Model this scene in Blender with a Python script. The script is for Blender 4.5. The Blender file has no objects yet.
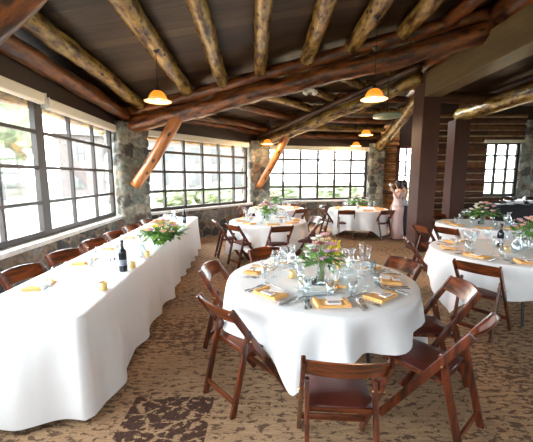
import bpy, bmesh, math, random
from mathutils import Vector, Matrix, noise
random.seed(7)
PI = math.pi
C = bpy.context.scene.collection
SC = bpy.context.scene
# ------------------------------------------------------------------ camera
F = 325.0; CAMH = 1.68; PITCH = math.atan(44 / F)
cam = bpy.data.cameras.new('camera'); cam_o = bpy.data.objects.new('camera', cam); C.objects.link(cam_o)
cam.sensor_width = 36.0; cam.lens = F / 533 * 36.0; cam.clip_start = 0.05; cam.clip_end = 400
cam_o.location = (0, 0, CAMH); cam_o.rotation_euler = (PI / 2 - PITCH, 0, 0)
SC.camera = cam_o
# ------------------------------------------------------------------ world, light, exposure
w = bpy.data.worlds.new('world'); SC.world = w; w.use_nodes = True
bg = w.node_tree.nodes['Background']; bg.inputs[0].default_value = (0.92, 0.97, 1.0, 1); bg.inputs[1].default_value = 1.0
# overcast sky, brighter on the side of the long window wall
_n = w.node_tree.nodes; _l = w.node_tree.links; _tc = _n.new('ShaderNodeTexCoord'); _dp = _n.new('ShaderNodeVectorMath'); _dp.operation = 'DOT_PRODUCT'; _dp.inputs[1].default_value = (-.72, .55, .42)
_mr = _n.new('ShaderNodeMapRange'); _mr.inputs[1].default_value = -.7; _mr.inputs[2].default_value = .9; _mr.inputs[3].default_value = .62; _mr.inputs[4].default_value = 1.9
_l.new(_tc.outputs['Generated'], _dp.inputs[0]); _l.new(_dp.outputs['Value'], _mr.inputs[0]); _l.new(_mr.outputs[0], bg.inputs[1])
SC.view_settings.view_transform = 'Standard'; SC.view_settings.look = 'None'
SC.view_settings.exposure = 3.85; SC.view_settings.gamma = 1; SC.view_settings.use_curve_mapping = False
SC.cycles.max_bounces = 10; SC.cycles.diffuse_bounces = 6; SC.cycles.transparent_max_bounces = 24
SC.cycles.sample_clamp_indirect = 8; SC.cycles.use_denoising = True


def portal(c, inward, w_, h_):
    l = bpy.data.lights.new('window_portal', 'AREA'); l.shape = 'RECTANGLE'; l.size = w_; l.size_y = h_
    l.cycles.is_portal = True
    o = bpy.data.objects.new('window_portal', l); o.location = c; C.objects.link(o)
    o.rotation_mode = 'QUATERNION'; o.rotation_quaternion = Vector(inward).to_track_quat('-Z', 'Y')


for _y in (5.82, 3.37, .92, -1.53):
    portal((-3.14 - .064 * (_y - 3.7), _y, 1.8), (1, .064, 0), 2.38, 1.85)
portal((-1.85, 9.22, 1.8), (.797, -.605, 0), 3.75, 1.85)
portal((1.83, 11.97, 1.8), (.206, -.98, 0), 3.85, 1.85)
portal((5.43, 12.62, 1.5), (0, -1, 0), .8, 2.5)
portal((7.83, 11.1, 1.9), (0, -1, 0), 1.15, 1.7)
for _y in (-1.1, 2.4, 5.9, 9.4):
    portal((12.6, _y, 1.9), (-1, 0, 0), 2.75, 2.0)
for _x in (-.65, 3.85):
    portal((_x, -2.95, 1.8), (0, 1, 0), 2.65, 1.75)


# ------------------------------------------------------------------ helpers
def ray(px, py):
    u = (px - 266.5) / F; v = (221 - py) / F
    return (u, math.cos(PITCH) + v * math.sin(PITCH), -math.sin(PITCH) + v * math.cos(PITCH))


def PZ(px, py, z=.765):
    d = ray(px, py); t = (z - CAMH) / d[2]; return (d[0] * t, d[1] * t)


def PY(px, py, y):
    d = ray(px, py); t = y / d[1]; return (d[0] * t, y, CAMH + d[2] * t)


class MB:
    def __init__(s): s.v = []; s.f = []; s.col = None
    def add(s, vs, fs):
        b = len(s.v); s.v += [tuple(v) for v in vs]; s.f += [tuple(i + b for i in f) for f in fs]; return s
    def box(s, c, d, rz=0, M=None):
        x, y, z = d[0] / 2, d[1] / 2, d[2] / 2
        vs = [Vector((a * x, b * y, e * z)) for a in (-1, 1) for b in (-1, 1) for e in (-1, 1)]
        m = M or (Matrix.Translation(c) @ Matrix.Rotation(rz, 4, 'Z'))
        return s.add([m @ v for v in vs], [(0, 1, 3, 2), (4, 6, 7, 5), (0, 4, 5, 1), (2, 3, 7, 6), (0, 2, 6, 4), (1, 5, 7, 3)])
    def bar(s, a, b, w_, t_, side=(1, 0, 0)):      # rectangular bar a->b; w_ across 'side' x axis, t_ the other
        a = Vector(a); b = Vector(b); d = (b - a).normalized(); sx = Vector(side); sx = (sx - sx.dot(d) * d).normalized(); sy = d.cross(sx)
        vs = [p + sx * w_ / 2 * i + sy * t_ / 2 * j for p in (a, b) for i, j in ((-1, -1), (1, -1), (1, 1), (-1, 1))]
        return s.add(vs, [(3, 2, 1, 0), (4, 5, 6, 7), (0, 1, 5, 4), (1, 2, 6, 5), (2, 3, 7, 6), (3, 0, 4, 7)])
    def tube(s, pts, rad, n=8, cap=True):
        pts = [Vector(p) for p in pts]; r = rad if isinstance(rad, (list, tuple)) else [rad] * len(pts)
        vs = []; ref = None
        for i, p in enumerate(pts):
            d = (pts[min(i + 1, len(pts) - 1)] - pts[max(i - 1, 0)]).normalized()
            if ref is None: ref = Vector((0, 0, 1)) if abs(d.z) < .9 else Vector((1, 0, 0))
            a = (ref - ref.dot(d) * d).normalized(); b = d.cross(a); ref = a
            for k in range(n):
                t = 2 * PI * k / n; vs.append(p + (a * math.cos(t) + b * math.sin(t)) * r[i])
        fs = [(i * n + k, i * n + (k + 1) % n, (i + 1) * n + (k + 1) % n, (i + 1) * n + k) for i in range(len(pts) - 1) for k in range(n)]
        if cap: fs += [tuple(range(n))[::-1], tuple(range((len(pts) - 1) * n, len(pts) * n))]
        return s.add(vs, fs)
    def lathe(s, prof, n=20, c=(0, 0, 0), closed=False):
        vs = [(c[0] + r * math.cos(2 * PI * k / n), c[1] + r * math.sin(2 * PI * k / n), c[2] + z) for r, z in prof for k in range(n)]
        fs = [(i * n + k, i * n + (k + 1) % n, (i + 1) * n + (k + 1) % n, (i + 1) * n + k) for i in range(len(prof) - 1) for k in range(n)]
        return s.add(vs, fs)
    def sph(s, c, r, n=8, m=6, sc=(1, 1, 1)):
        pr = [(math.sin(PI * i / m) * 1.0, -math.cos(PI * i / m)) for i in range(m + 1)]
        vs = [(c[0] + r * a * math.cos(2 * PI * k / n) * sc[0], c[1] + r * a * math.sin(2 * PI * k / n) * sc[1], c[2] + r * b * sc[2]) for a, b in pr for k in range(n)]
        fs = [(i * n + k, i * n + (k + 1) % n, (i + 1) * n + (k + 1) % n, (i + 1) * n + k) for i in range(m) for k in range(n)]
        return s.add(vs, fs)
    def prism(s, poly, z0, z1):
        n = len(poly); vs = [(x, y, z0) for x, y in poly] + [(x, y, z1) for x, y in poly]
        return s.add(vs, [tuple(range(n))[::-1], tuple(range(n, 2 * n))] + [(i, (i + 1) % n, n + (i + 1) % n, n + i) for i in range(n)])
    def xf(s, M): s.v = [tuple(M @ Vector(v)) for v in s.v]; return s
    def build(s, name, mat, parent=None, smooth=False, loc=None, bevel=0):
        me = bpy.data.meshes.new(name); me.from_pydata(s.v, [], s.f); me.update()
        if s.col:
            a = me.color_attributes.new('stonecol', 'FLOAT_COLOR', 'POINT')
            a.data.foreach_set('color', [x for c in s.col for x in (c[0], c[1], c[2], 1)])
        for m in (mat if isinstance(mat, list) else [mat]): me.materials.append(m)
        if smooth: me.polygons.foreach_set('use_smooth', [True] * len(me.polygons))
        bm = bmesh.new(); bm.from_mesh(me); bmesh.ops.remove_doubles(bm, verts=bm.verts, dist=1e-5); bmesh.ops.recalc_face_normals(bm, faces=bm.faces); bm.to_mesh(me); bm.free()
        o = bpy.data.objects.new(name, me); C.objects.link(o)
        if parent: o.parent = parent
        if loc: o.location = loc
        if bevel:
            b = o.modifiers.new('bevel', 'BEVEL'); b.width = bevel; b.segments = 2; b.limit_method = 'ANGLE'
        return o


def tag(o, label=None, cat=None, group=None, kind=None):
    if label: o['label'] = label
    if cat: o['category'] = cat
    if group: o['group'] = group
    if kind: o['kind'] = kind
    return o


def empty(name, label, cat, loc=(0, 0, 0), rz=0, group=None):
    o = bpy.data.objects.new(name, None); C.objects.link(o); o.location = loc; o.rotation_euler = (0, 0, rz); o.empty_display_size = .1
    return tag(o, label, cat, group)


def copy_tree(o, parent=None):
    c = o.copy(); C.objects.link(c); c.parent = parent
    for ch in list(KIDS(o)): copy_tree(ch, c)
    return c


def KIDS(o): return [x for x in C.objects if x.parent == o] if len(C.objects) < 0 else list(o.children)


class Proto:                                     # first placement uses the built thing itself, later ones copy it
    def __init__(s, maker): s.maker = maker; s.o = None
    def put(s, x, y, z, rz, label, group=None, rx=0):
        if s.o is None: s.o = o = s.maker()
        else: o = copy_tree(s.o)
        o.location = (x, y, z); o.rotation_euler = (rx, 0, rz); o['label'] = label
        if group: o['group'] = group
        elif 'group' in o.keys(): del o['group']
        return o


# ------------------------------------------------------------------ materials
def mat(name):
    m = bpy.data.materials.new(name); m.use_nodes = True; nt = m.node_tree; return m, nt, nt.nodes['Principled BSDF']


def flat(name, col, rough=.5, metal=0, bump=0, bs=40, var=0.0, spec=.5, coat=0):
    m, nt, p = mat(name); p.inputs['Roughness'].default_value = rough; p.inputs['Metallic'].default_value = metal
    p.inputs['Specular IOR Level'].default_value = spec; p.inputs['Coat Weight'].default_value = coat; p.inputs['Coat Roughness'].default_value = .2
    tc = nt.nodes.new('ShaderNodeTexCoord'); n = nt.nodes.new('ShaderNodeTexNoise'); n.inputs['Scale'].default_value = bs; n.inputs['Detail'].default_value = 4
    nt.links.new(tc.outputs['Object'], n.inputs[0])
    r = nt.nodes.new('ShaderNodeValToRGB'); v = var
    r.color_ramp.elements[0].position = .3; r.color_ramp.elements[1].position = .7
    r.color_ramp.elements[0].color = (*[c * (1 - v) for c in col], 1); r.color_ramp.elements[1].color = (*[min(1, c * (1 + v)) for c in col], 1)
    nt.links.new(n.outputs[0], r.inputs[0]); nt.links.new(r.outputs[0], p.inputs['Base Color'])
    if bump:
        b = nt.nodes.new('ShaderNodeBump'); b.inputs['Strength'].default_value = bump; b.inputs['Distance'].default_value = .01
        nt.links.new(n.outputs[0], b.inputs['Height']); nt.links.new(b.outputs[0], p.inputs['Normal'])
    return m


def wood(name, c1, c2, dark=(.03, .01, .005), rough=.35, scale=(14, 14, 1.2), knots=True, coat=.3, knotsize=5.0):
    """grain stretched along local Z; dark knots"""
    m, nt, p = mat(name); N = nt.nodes; L = nt.links
    p.inputs['Roughness'].default_value = rough; p.inputs['Coat Weight'].default_value = coat; p.inputs['Coat Roughness'].default_value = .32
    tc = N.new('ShaderNodeTexCoord'); mp = N.new('ShaderNodeMapping'); mp.inputs['Scale'].default_value = scale
    L.new(tc.outputs['Object'], mp.inputs[0])
    oi = N.new('ShaderNodeObjectInfo'); add = N.new('ShaderNodeVectorMath'); mul = N.new('ShaderNodeMath'); mul.operation = 'MULTIPLY'; mul.inputs[1].default_value = 37
    L.new(oi.outputs['Random'], mul.inputs[0]); L.new(mp.outputs[0], add.inputs[0]); L.new(mul.outputs[0], add.inputs[1])
    n = N.new('ShaderNodeTexNoise'); n.inputs['Scale'].default_value = 1; n.inputs['Detail'].default_value = 6; n.inputs['Roughness'].default_value = .65
    L.new(add.outputs[0], n.inputs[0])
    r = N.new('ShaderNodeValToRGB'); r.color_ramp.elements[0].position = .40; r.color_ramp.elements[1].position = .66
    r.color_ramp.elements[0].color = (*c1, 1); r.color_ramp.elements[1].color = (*c2, 1); L.new(n.outputs[0], r.inputs[0])
    out = r.outputs[0]; h = n.outputs[0]
    if knots:
        v = N.new('ShaderNodeTexVoronoi'); v.inputs['Scale'].default_value = knotsize
        mp2 = N.new('ShaderNodeMapping'); mp2.inputs['Scale'].default_value = (1, 1, .55); L.new(tc.outputs['Object'], mp2.inputs[0])
        L.new(mp2.outputs[0], v.inputs[0])
        r2 = N.new('ShaderNodeValToRGB'); r2.color_ramp.elements[0].position = .14; r2.color_ramp.elements[1].position = .25
        r2.color_ramp.elements[0].color = (0, 0, 0, 1); r2.color_ramp.elements[1].color = (1, 1, 1, 1); L.new(v.outputs['Distance'], r2.inputs[0])
        n3 = N.new('ShaderNodeTexNoise'); n3.inputs['Scale'].default_value = 2.3; L.new(tc.outputs['Object'], n3.inputs[0])
        mx = N.new('ShaderNodeMix'); mx.data_type = 'RGBA'; mx.inputs[6].default_value = (*dark, 1); L.new(r2.outputs[0], mx.inputs[0]); L.new(out, mx.inputs[7]); out = mx.outputs[2]
    L.new(out, p.inputs['Base Color'])
    b = N.new('ShaderNodeBump'); b.inputs['Strength'].default_value = .35; b.inputs['Distance'].default_value = .012; L.new(h, b.inputs['Height']); L.new(b.outputs[0], p.inputs['Normal'])
    return m


M_log = wood('varnished_log', (.060, .022, .007), (.56, .37, .095), rough=.26, knotsize=7.5, scale=(9, 9, 2.6))
M_logred = wood('reddish_log', (.040, .011, .005), (.32, .105, .025), rough=.28, knotsize=6.5, scale=(9, 9, 2.6))
M_logdark = wood('dark_log', (.035, .013, .007), (.14, .06, .02), rough=.35)
M_brace = wood('orange_log', (.22, .06, .012), (.60, .23, .05), rough=.3, knotsize=7)
M_boxbeam = wood('painted_beam', (.12, .078, .03), (.19, .125, .052), rough=.5, knots=False, scale=(5, 5, .8))
M_post = flat('brown_paint', (.075, .032, .024), .62, var=.06, bs=6, spec=.3)
M_chair = wood('mahogany', (.030, .006, .003), (.17, .032, .008), rough=.25, knots=False, scale=(22, 22, 2.5), coat=.5)
M_pad = flat('oxblood_vinyl', (.075, .016, .011), .33, bump=.15, bs=60, var=.1)
M_cloth = flat('white_linen', (.80, .81, .83), .85, bump=.1, bs=9, var=.01, spec=.2)
M_napkin = flat('apricot_napkin', (.80, .46, .17), .8, bump=.2, bs=200, var=.05, spec=.2)
M_card = flat('white_card', (.85, .84, .86), .6)
M_cardprint = flat('printed_card', (.42, .37, .35), .6, var=.45, bs=140)
M_steel = flat('steel', (.42, .42, .44), .22, metal=1)
M_brass = flat('brass', (.75, .5, .2), .3, metal=1)
M_gold = flat('gold_votive', (.80, .58, .26), .35, metal=.7, var=.15, bs=60)
M_china = flat('white_china', (.85, .85, .84), .15)
M_bottle = flat('dark_bottle', (.012, .016, .02), .08)
M_label = flat('bottle_label', (.22, .25, .31), .6)
M_black = flat('black_cloth', (.012, .013, .018), .8)
M_blackm = flat('black_metal', (.02, .02, .02), .4)
M_winframe = flat('window_taupe', (.035, .029, .027), .45, var=.1)
M_blind = flat('cream_blind', (.72, .68, .58), .5)
M_sill = flat('limed_ledge', (.62, .60, .57), .75, var=.15, bs=8, bump=.3)
M_dark = flat('dark_wood', (.03, .014, .009), .6, var=.2)
M_mirror = flat('mirror', (.25, .27, .30), .05, metal=.9)
M_lightwood = flat('light_wood', (.62, .40, .17), .5, var=.1)
M_white = flat('white_plastic', (.8, .8, .76), .4)
M_red = flat('red_enamel', (.6, .04, .04), .4)
M_green = flat('stem_green', (.12, .26, .05), .6, var=.2)
M_leaf = flat('leaf_green', (.16, .36, .05), .5, var=.35, bs=25)
M_leafd = flat('leaf_dark', (.06, .19, .03), .5, var=.35, bs=25)
PET = {'pink': flat('petal_pink', (.80, .42, .46), .7, var=.15), 'peach': flat('petal_peach', (.85, .50, .33), .7, var=.15),
       'white': flat('petal_white', (.88, .87, .82), .7), 'yellow': flat('petal_yellow', (.80, .68, .04), .7, var=.2),
       'cream': flat('petal_cream', (.85, .78, .55), .7), 'plum': flat('petal_plum', (.25, .08, .06), .7), 'lilac': flat('petal_lilac', (.62, .38, .52), .7)}


def glassmat(name, tint=(1, 1, 1), refl=.5, body=.04):
    m, nt, p = mat(name); N = nt.nodes; L = nt.links
    t = N.new('ShaderNodeBsdfTransparent'); t.inputs[0].default_value = (*tint, 1)
    g = N.new('ShaderNodeBsdfGlossy'); g.inputs['Roughness'].default_value = .04; g.inputs[0].default_value = (1, 1, 1, 1)
    lw = N.new('ShaderNodeLayerWeight'); lw.inputs[0].default_value = refl
    mth = N.new('ShaderNodeMath'); mth.operation = 'MULTIPLY_ADD'; mth.inputs[1].default_value = .85; mth.inputs[2].default_value = body
    L.new(lw.outputs['Facing'], mth.inputs[0])
    mx = N.new('ShaderNodeMixShader'); L.new(mth.outputs[0], mx.inputs[0]); L.new(t.outputs[0], mx.inputs[1]); L.new(g.outputs[0], mx.inputs[2])
    L.new(mx.outputs[0], N['Material Output'].inputs[0]); return m


M_glass = glassmat('clear_glass', (.95, .97, .98), .22, .05)
M_water = glassmat('water_glass', (.90, .94, .95), .25, .10)
M_pane = glassmat('window_glass', (.96, .97, .97), .05, .02)
M_glassback = M_glass


def colattr(name, rough, bump=.5, bs=30, spec=.4):
    m, nt, p = mat(name); N = nt.nodes; L = nt.links; p.inputs['Roughness'].default_value = rough; p.inputs['Specular IOR Level'].default_value = spec
    a = N.new('ShaderNodeAttribute'); a.attribute_name = 'stonecol'
    tc = N.new('ShaderNodeTexCoord'); n = N.new('ShaderNodeTexNoise'); n.inputs['Scale'].default_value = bs; n.inputs['Detail'].default_value = 6; L.new(tc.outputs['Object'], n.inputs[0])
    r = N.new('ShaderNodeValToRGB'); r.color_ramp.elements[0].color = (.55, .55, .55, 1); r.color_ramp.elements[1].color = (1.35, 1.35, 1.35, 1); r.color_ramp.elements[0].position = .3; r.color_ramp.elements[1].position = .7
    L.new(n.outputs[0], r.inputs[0])
    mx = N.new('ShaderNodeMix'); mx.data_type = 'RGBA'; mx.blend_type = 'MULTIPLY'; mx.inputs[0].default_value = 1
    L.new(a.outputs['Color'], mx.inputs[6]); L.new(r.outputs[0], mx.inputs[7]); L.new(mx.outputs[2], p.inputs['Base Color'])
    b = N.new('ShaderNodeBump'); b.inputs['Strength'].default_value = bump; b.inputs['Distance'].default_value = .02; L.new(n.outputs[0], b.inputs['Height']); L.new(b.outputs[0], p.inputs['Normal'])
    return m


M_stone = colattr('rubble_stone', .7, .6, 14)
M_logwall = colattr('log_wall', .45, .4, 9)


def floormat():
    m, nt, p = mat('patterned_carpet'); N = nt.nodes; L = nt.links; p.inputs['Roughness'].default_value = .9; p.inputs['Specular IOR Level'].default_value = .15
    tc = N.new('ShaderNodeTexCoord')
    def nz(scale, sx, sy, det=5, ro=.6, dist=0, off=0):
        mp = N.new('ShaderNodeMapping'); mp.inputs['Scale'].default_value = (sx, sy, 1); mp.inputs['Location'].default_value = (off, off * .7, 0); L.new(tc.outputs['Object'], mp.inputs[0])
        n = N.new('ShaderNodeTexNoise'); n.inputs['Scale'].default_value = scale; n.inputs['Detail'].default_value = det; n.inputs['Roughness'].default_value = ro; n.inputs['Distortion'].default_value = dist
        L.new(mp.outputs[0], n.inputs[0]); return n.outputs[0]
    def ramp(src, p0, p1, c0, c1):
        r = N.new('ShaderNodeValToRGB'); r.color_ramp.elements[0].position = p0; r.color_ramp.elements[1].position = p1
        r.color_ramp.elements[0].color = (*c0, 1); r.color_ramp.elements[1].color = (*c1, 1); L.new(src, r.inputs[0]); return r.outputs[0]
    def mth(op, a, b, clamp=False):
        n = N.new('ShaderNodeMath'); n.operation = op; n.use_clamp = clamp
        for i, x in enumerate((a, b)):
            if isinstance(x, (int, float)): n.inputs[i].default_value = x
            else: L.new(x, n.inputs[i])
        return n.outputs[0]
    def mix(f, a, b):
        n = N.new('ShaderNodeMix'); n.data_type = 'RGBA'; L.new(f, n.inputs[0])
        for i, x in ((6, a), (7, b)):
            if isinstance(x, tuple): n.inputs[i].default_value = (*x, 1)
            else: L.new(x, n.inputs[i])
        return n.outputs[2]
    tan = ramp(nz(5, 1, 9, 6, .7), .35, .65, (.25, .145, .080), (.46, .29, .165))
    tan = mix(ramp(nz(90, 1, 1, 2, .5), .4, .6, (0, 0, 0), (.35, .35, .35)), tan, (.46, .34, .21))
    brown = ramp(nz(60, 1, 1, 2, .5), .4, .6, (.058, .029, .02), (.088, .046, .032))
    # flecks: density modulated at low frequency and by tile
    fleck = nz(23, .6, 1.2, 4, .65, 0.5)
    dens = nz(.9, .7, 1.3, 2, .5)
    # dark tile in front of the long table
    sx = N.new('ShaderNodeSeparateXYZ'); L.new(tc.outputs['Object'], sx.inputs[0])
    def inside(out, c, h):
        return mth('LESS_THAN', mth('ABSOLUTE', mth('SUBTRACT', out, c), 0), h)
    t1 = mth('MULTIPLY', inside(sx.outputs[0], -.70, .30), inside(sx.outputs[1], 2.03, .27))
    t2 = mth('MULTIPLY', inside(sx.outputs[0], -1.05, .35), inside(sx.outputs[1], 3.35, .45))
    t3 = mth('MULTIPLY', inside(sx.outputs[0], .10, .5), inside(sx.outputs[1], 1.3, .35))
    t4 = mth('MULTIPLY', inside(sx.outputs[0], 2.4, .45), inside(sx.outputs[1], 2.2, .45))
    thr = mth('ADD', .535, mth('MULTIPLY', mth('SUBTRACT', dens, .5), -.28))
    thr = mth('SUBTRACT', thr, mth('MULTIPLY', t2, .05)); thr = mth('SUBTRACT', thr, mth('MULTIPLY', mth('ADD', t3, t4), .03))
    fl = mth('MULTIPLY', mth('SUBTRACT', fleck, thr), 30, True)
    vo = N.new('ShaderNodeTexVoronoi'); vo.feature = 'DISTANCE_TO_EDGE'; vo.inputs['Scale'].default_value = 4.2
    mp = N.new('ShaderNodeMapping'); mp.inputs['Rotation'].default_value = (0, 0, .5); mp.inputs['Scale'].default_value = (1.0, 1.9, 1); L.new(tc.outputs['Object'], mp.inputs[0]); L.new(mp.outputs[0], vo.inputs[0])
    crack = mth('MULTIPLY', mth('SUBTRACT', mth('ADD', vo.outputs['Distance'], mth('MULTIPLY', mth('SUBTRACT', nz(14, 1, 1), .5), .34)), .03), 40, True)
    hole = mth('MULTIPLY', mth('SUBTRACT', .60, nz(17, 1, 1.2, 3, .6, 0, 5)), 30, True)
    dk = mth('MULTIPLY', mth('MULTIPLY', crack, hole), t1)
    f = mth('MAXIMUM', mth('MULTIPLY', fl, .80), dk)
    L.new(mix(f, tan, brown), p.inputs['Base Color'])
    b = N.new('ShaderNodeBump'); b.inputs['Strength'].default_value = .3; b.inputs['Distance'].default_value = .004; L.new(nz(120, 1, 1, 2), b.inputs['Height']); L.new(b.outputs[0], p.inputs['Normal'])
    return m


def boards(name, c1, c2, wdt, axis='Y', gap=(.02, .015, .01)):
    m, nt, p = mat(name); N = nt.nodes; L = nt.links; p.inputs['Roughness'].default_value = .42
    tc = N.new('ShaderNodeTexCoord'); sp = N.new('ShaderNodeSeparateXYZ'); L.new(tc.outputs['Object'], sp.inputs[0])
    d = N.new('ShaderNodeMath'); d.operation = 'DIVIDE'; L.new(sp.outputs[axis], d.inputs[0]); d.inputs[1].default_value = wdt
    fr = N.new('ShaderNodeMath'); fr.operation = 'FRACT'; L.new(d.outputs[0], fr.inputs[0])
    fl = N.new('ShaderNodeMath'); fl.operation = 'FLOOR'; L.new(d.outputs[0], fl.inputs[0])
    wn = N.new('ShaderNodeTexWhiteNoise'); wn.noise_dimensions = '1D'; L.new(fl.outputs[0], wn.inputs['W'])
    n = N.new('ShaderNodeTexNoise'); mp = N.new('ShaderNodeMapping'); mp.inputs['Scale'].default_value = (1, 9, 1) if axis == 'Y' else (9, 1, 1); L.new(tc.outputs['Object'], mp.inputs[0]); L.new(mp.outputs[0], n.inputs[0]); n.inputs['Scale'].default_value = 2.5; n.inputs['Detail'].default_value = 5
    a = N.new('ShaderNodeMath'); a.operation = 'ADD'; L.new(wn.outputs[0], a.inputs[0]); L.new(n.outputs[0], a.inputs[1])
    r = N.new('ShaderNodeValToRGB'); r.color_ramp.elements[0].position = .35; r.color_ramp.elements[1].position = 1.0; r.color_ramp.elements[0].color = (*c1, 1); r.color_ramp.elements[1].color = (*c2, 1)
    hm = N.new('ShaderNodeMath'); hm.operation = 'MULTIPLY'; hm.inputs[1].default_value = .72; L.new(a.outputs[0], hm.inputs[0]); L.new(hm.outputs[0], r.inputs[0])
    g = N.new('ShaderNodeMath'); g.operation = 'LESS_THAN'; g.inputs[1].default_value = .035; L.new(fr.outputs[0], g.inputs[0])
    mx = N.new('ShaderNodeMix'); mx.data_type = 'RGBA'; L.new(g.outputs[0], mx.inputs[0]); L.new(r.outputs[0], mx.inputs[6]); mx.inputs[7].default_value = (*gap, 1)
    L.new(mx.outputs[2], p.inputs['Base Color']); return m


M_floor = floormat()
M_ceil = boards('ceiling_boards', (.010, .005, .004), (.105, .066, .036), .19)
M_ceilx = boards('ceiling_boards_annex', (.03, .017, .01), (.08, .05, .03), .19)


# ------------------------------------------------------------------ structure
def st(o, label=None): o['kind'] = 'structure'; o['label'] = label or o.name.replace('_', ' '); return o


fm = MB().box((5, 6, -.05), (24, 24, .1))
st(fm.build('floor', M_floor), 'tan carpet floor with dark brown flecked pattern')


def log(name, a, b, r, m, label, n=12, bumpy=.12, taper=.85, seed=0):
    a = Vector(a); b = Vector(b); L_ = (b - a).length; k = max(6, int(L_ / .12)); pts = []; n = max(n, 12)
    mb = MB(); vs = []
    for i in range(k + 1):
        t = i / k; z = L_ * t; ox = r * .22 * noise.noise((seed * 3.1, z * .8, 1)); oy = r * .22 * noise.noise((seed * 3.1, z * .8, 9))
        rr = r * (1 + (taper - 1) * t)
        for j in range(n):
            an = 2 * PI * j / n; c, s_ = math.cos(an), math.sin(an)
            q = rr * (1 + bumpy * noise.noise((c * 1.3 + seed * 7.7, s_ * 1.3, z * 3.2)) + bumpy * .6 * noise.noise((c * 3 + seed, s_ * 3, z * 9)))
            vs.append((ox + c * q, oy + s_ * q, z))
    fs = [(i * n + j, i * n + (j + 1) % n, (i + 1) * n + (j + 1) % n, (i + 1) * n + j) for i in range(k) for j in range(n)]
    fs += [tuple(range(n))[::-1], tuple(range(k * n, (k + 1) * n))]
    mb.add(vs, fs); o = mb.build(name, m, smooth=True)
    o.location = a; o.rotation_mode = 'QUATERNION'; o.rotation_quaternion = (b - a).to_track_quat('Z', 'Y')
    return st(o, label)


def sheet(name, path, z0, z1, mode, seed, label, du=.03, cell=.22, palette=None, amp=.035, closed=False, m=None, z1f=None):
    """rubble stone or stacked logs wrapped along a plan path; normal = left of travel"""
    pts = []; path = [Vector((*p, 0)) for p in path]
    for i in range(len(path) - 1):
        a, b = path[i], path[i + 1]; L_ = (b - a).length; k = max(1, int(L_ / du)); d = (b - a) / L_; nn = Vector((-d.y, d.x, 0))
        for j in range(k + (i == len(path) - 2)): pts.append((a + (b - a) * (j / k), nn, 0))
    u = 0; out = []
    for i, (p, nn, _) in enumerate(pts):
        if i: u += (p - pts[i - 1][0]).length
        n2 = (nn + pts[max(0, i - 1)][1]).normalized() if i and (pts[i - 1][1] - nn).length > .1 else nn
        out.append((p, n2, u))
    nz_ = max(2, int((z1 - z0) / du)); rnd = random.Random(seed)
    vs = []; cs = []; W_ = len(out)
    if mode == 'stone':
        nu, nv = int(u / cell) + 3, int((z1 - z0) / (cell * .8)) + 3
        cc = {}
        for a in range(-1, nu):
            for b in range(-1, nv):
                cc[(a, b)] = ((a + .5 + rnd.uniform(-.38, .38)) * cell, z0 + (b + .5 + rnd.uniform(-.36, .36)) * cell * .8, rnd.choice(palette), rnd.uniform(.3, 1), rnd.uniform(.75, 1.2))
    for i, (p, nn, uu) in enumerate(out):
        for j in range(nz_ + 1):
            z = z0 + (z1 - z0) * j / nz_
            if mode == 'stone':
                wu = uu + .03 * noise.noise((uu * 7, z * 7, seed)); wz = z + .03 * noise.noise((uu * 7, z * 7, seed + 5))
                a0, b0 = int(wu / cell), int((wz - z0) / (cell * .8)); best = []
                for a in (a0 - 1, a0, a0 + 1):
                    for b in (b0 - 1, b0, b0 + 1):
                        q = cc.get((a, b))
                        if q: best.append((math.hypot(wu - q[0], (wz - q[1]) * 1.15), q))
                best.sort(key=lambda t: t[0]); e = (best[1][0] - best[0][0]) / cell
                q = best[0][1]; s_ = min(1, e / .35); h = amp * (q[3] * .5 + .5) * (s_ ** .5) + .006 * noise.noise((uu * 14, z * 14, seed))
                if e < .10: c = (.24, .18, .12) if palette is not PIER else (.22, .19, .15)
                else: c = tuple(x * q[4] for x in q[2])
            else:
                k = (z - z0) / cell; fr = k % 1; ki = int(k); x = (fr - .5) * 2
                h = amp * 1.3 * math.sqrt(max(0, 1 - x * x)) + .008 * noise.noise((uu * 4, z * 9, seed))
                rr = random.Random(seed * 31 + ki); g = rr.uniform(.6, 1.25); n_ = .75 + .5 * noise.noise((uu * 2.5, z * 22, seed + ki))
                if abs(x) > .87: c = (.42, .33, .20)
                else: c = tuple(v * g * n_ for v in palette[ki % len(palette)])
            v = p + nn * h; vs.append((v.x, v.y, z)); cs.append(c)
    n1 = nz_ + 1
    fs = [(i * n1 + j, (i + 1) * n1 + j, (i + 1) * n1 + j + 1, i * n1 + j + 1) for i in range(W_ - 1) for j in range(nz_)]
    # back and top closing
    b0 = len(vs)
    for (p, nn, uu) in out:
        q = p - nn * .10
        for z in (z0, z1): vs.append((q.x, q.y, z)); cs.append((.15, .14, .13))
    for i in range(W_ - 1):
        fs.append((b0 + 2 * i, b0 + 2 * i + 1, b0 + 2 * i + 3, b0 + 2 * i + 2))
        fs.append((i * n1 + nz_, (i + 1) * n1 + nz_, b0 + 2 * i + 3, b0 + 2 * i + 1))
    mb = MB(); mb.v = [tuple(v) for v in vs]; mb.f = fs
    me = bpy.data.meshes.new(name); me.from_pydata(mb.v, [], mb.f); me.update()
    a = me.color_attributes.new('stonecol', 'FLOAT_COLOR', 'POINT'); a.data.foreach_set('color', [x for c in cs for x in (c[0], c[1], c[2], 1)])
    me.materials.append(m or (M_stone if mode == 'stone' else M_logwall)); me.polygons.foreach_set('use_smooth', [True] * len(me.polygons))
    o = bpy.data.objects.new(name, me); C.objects.link(o); return st(o, label)


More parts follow.
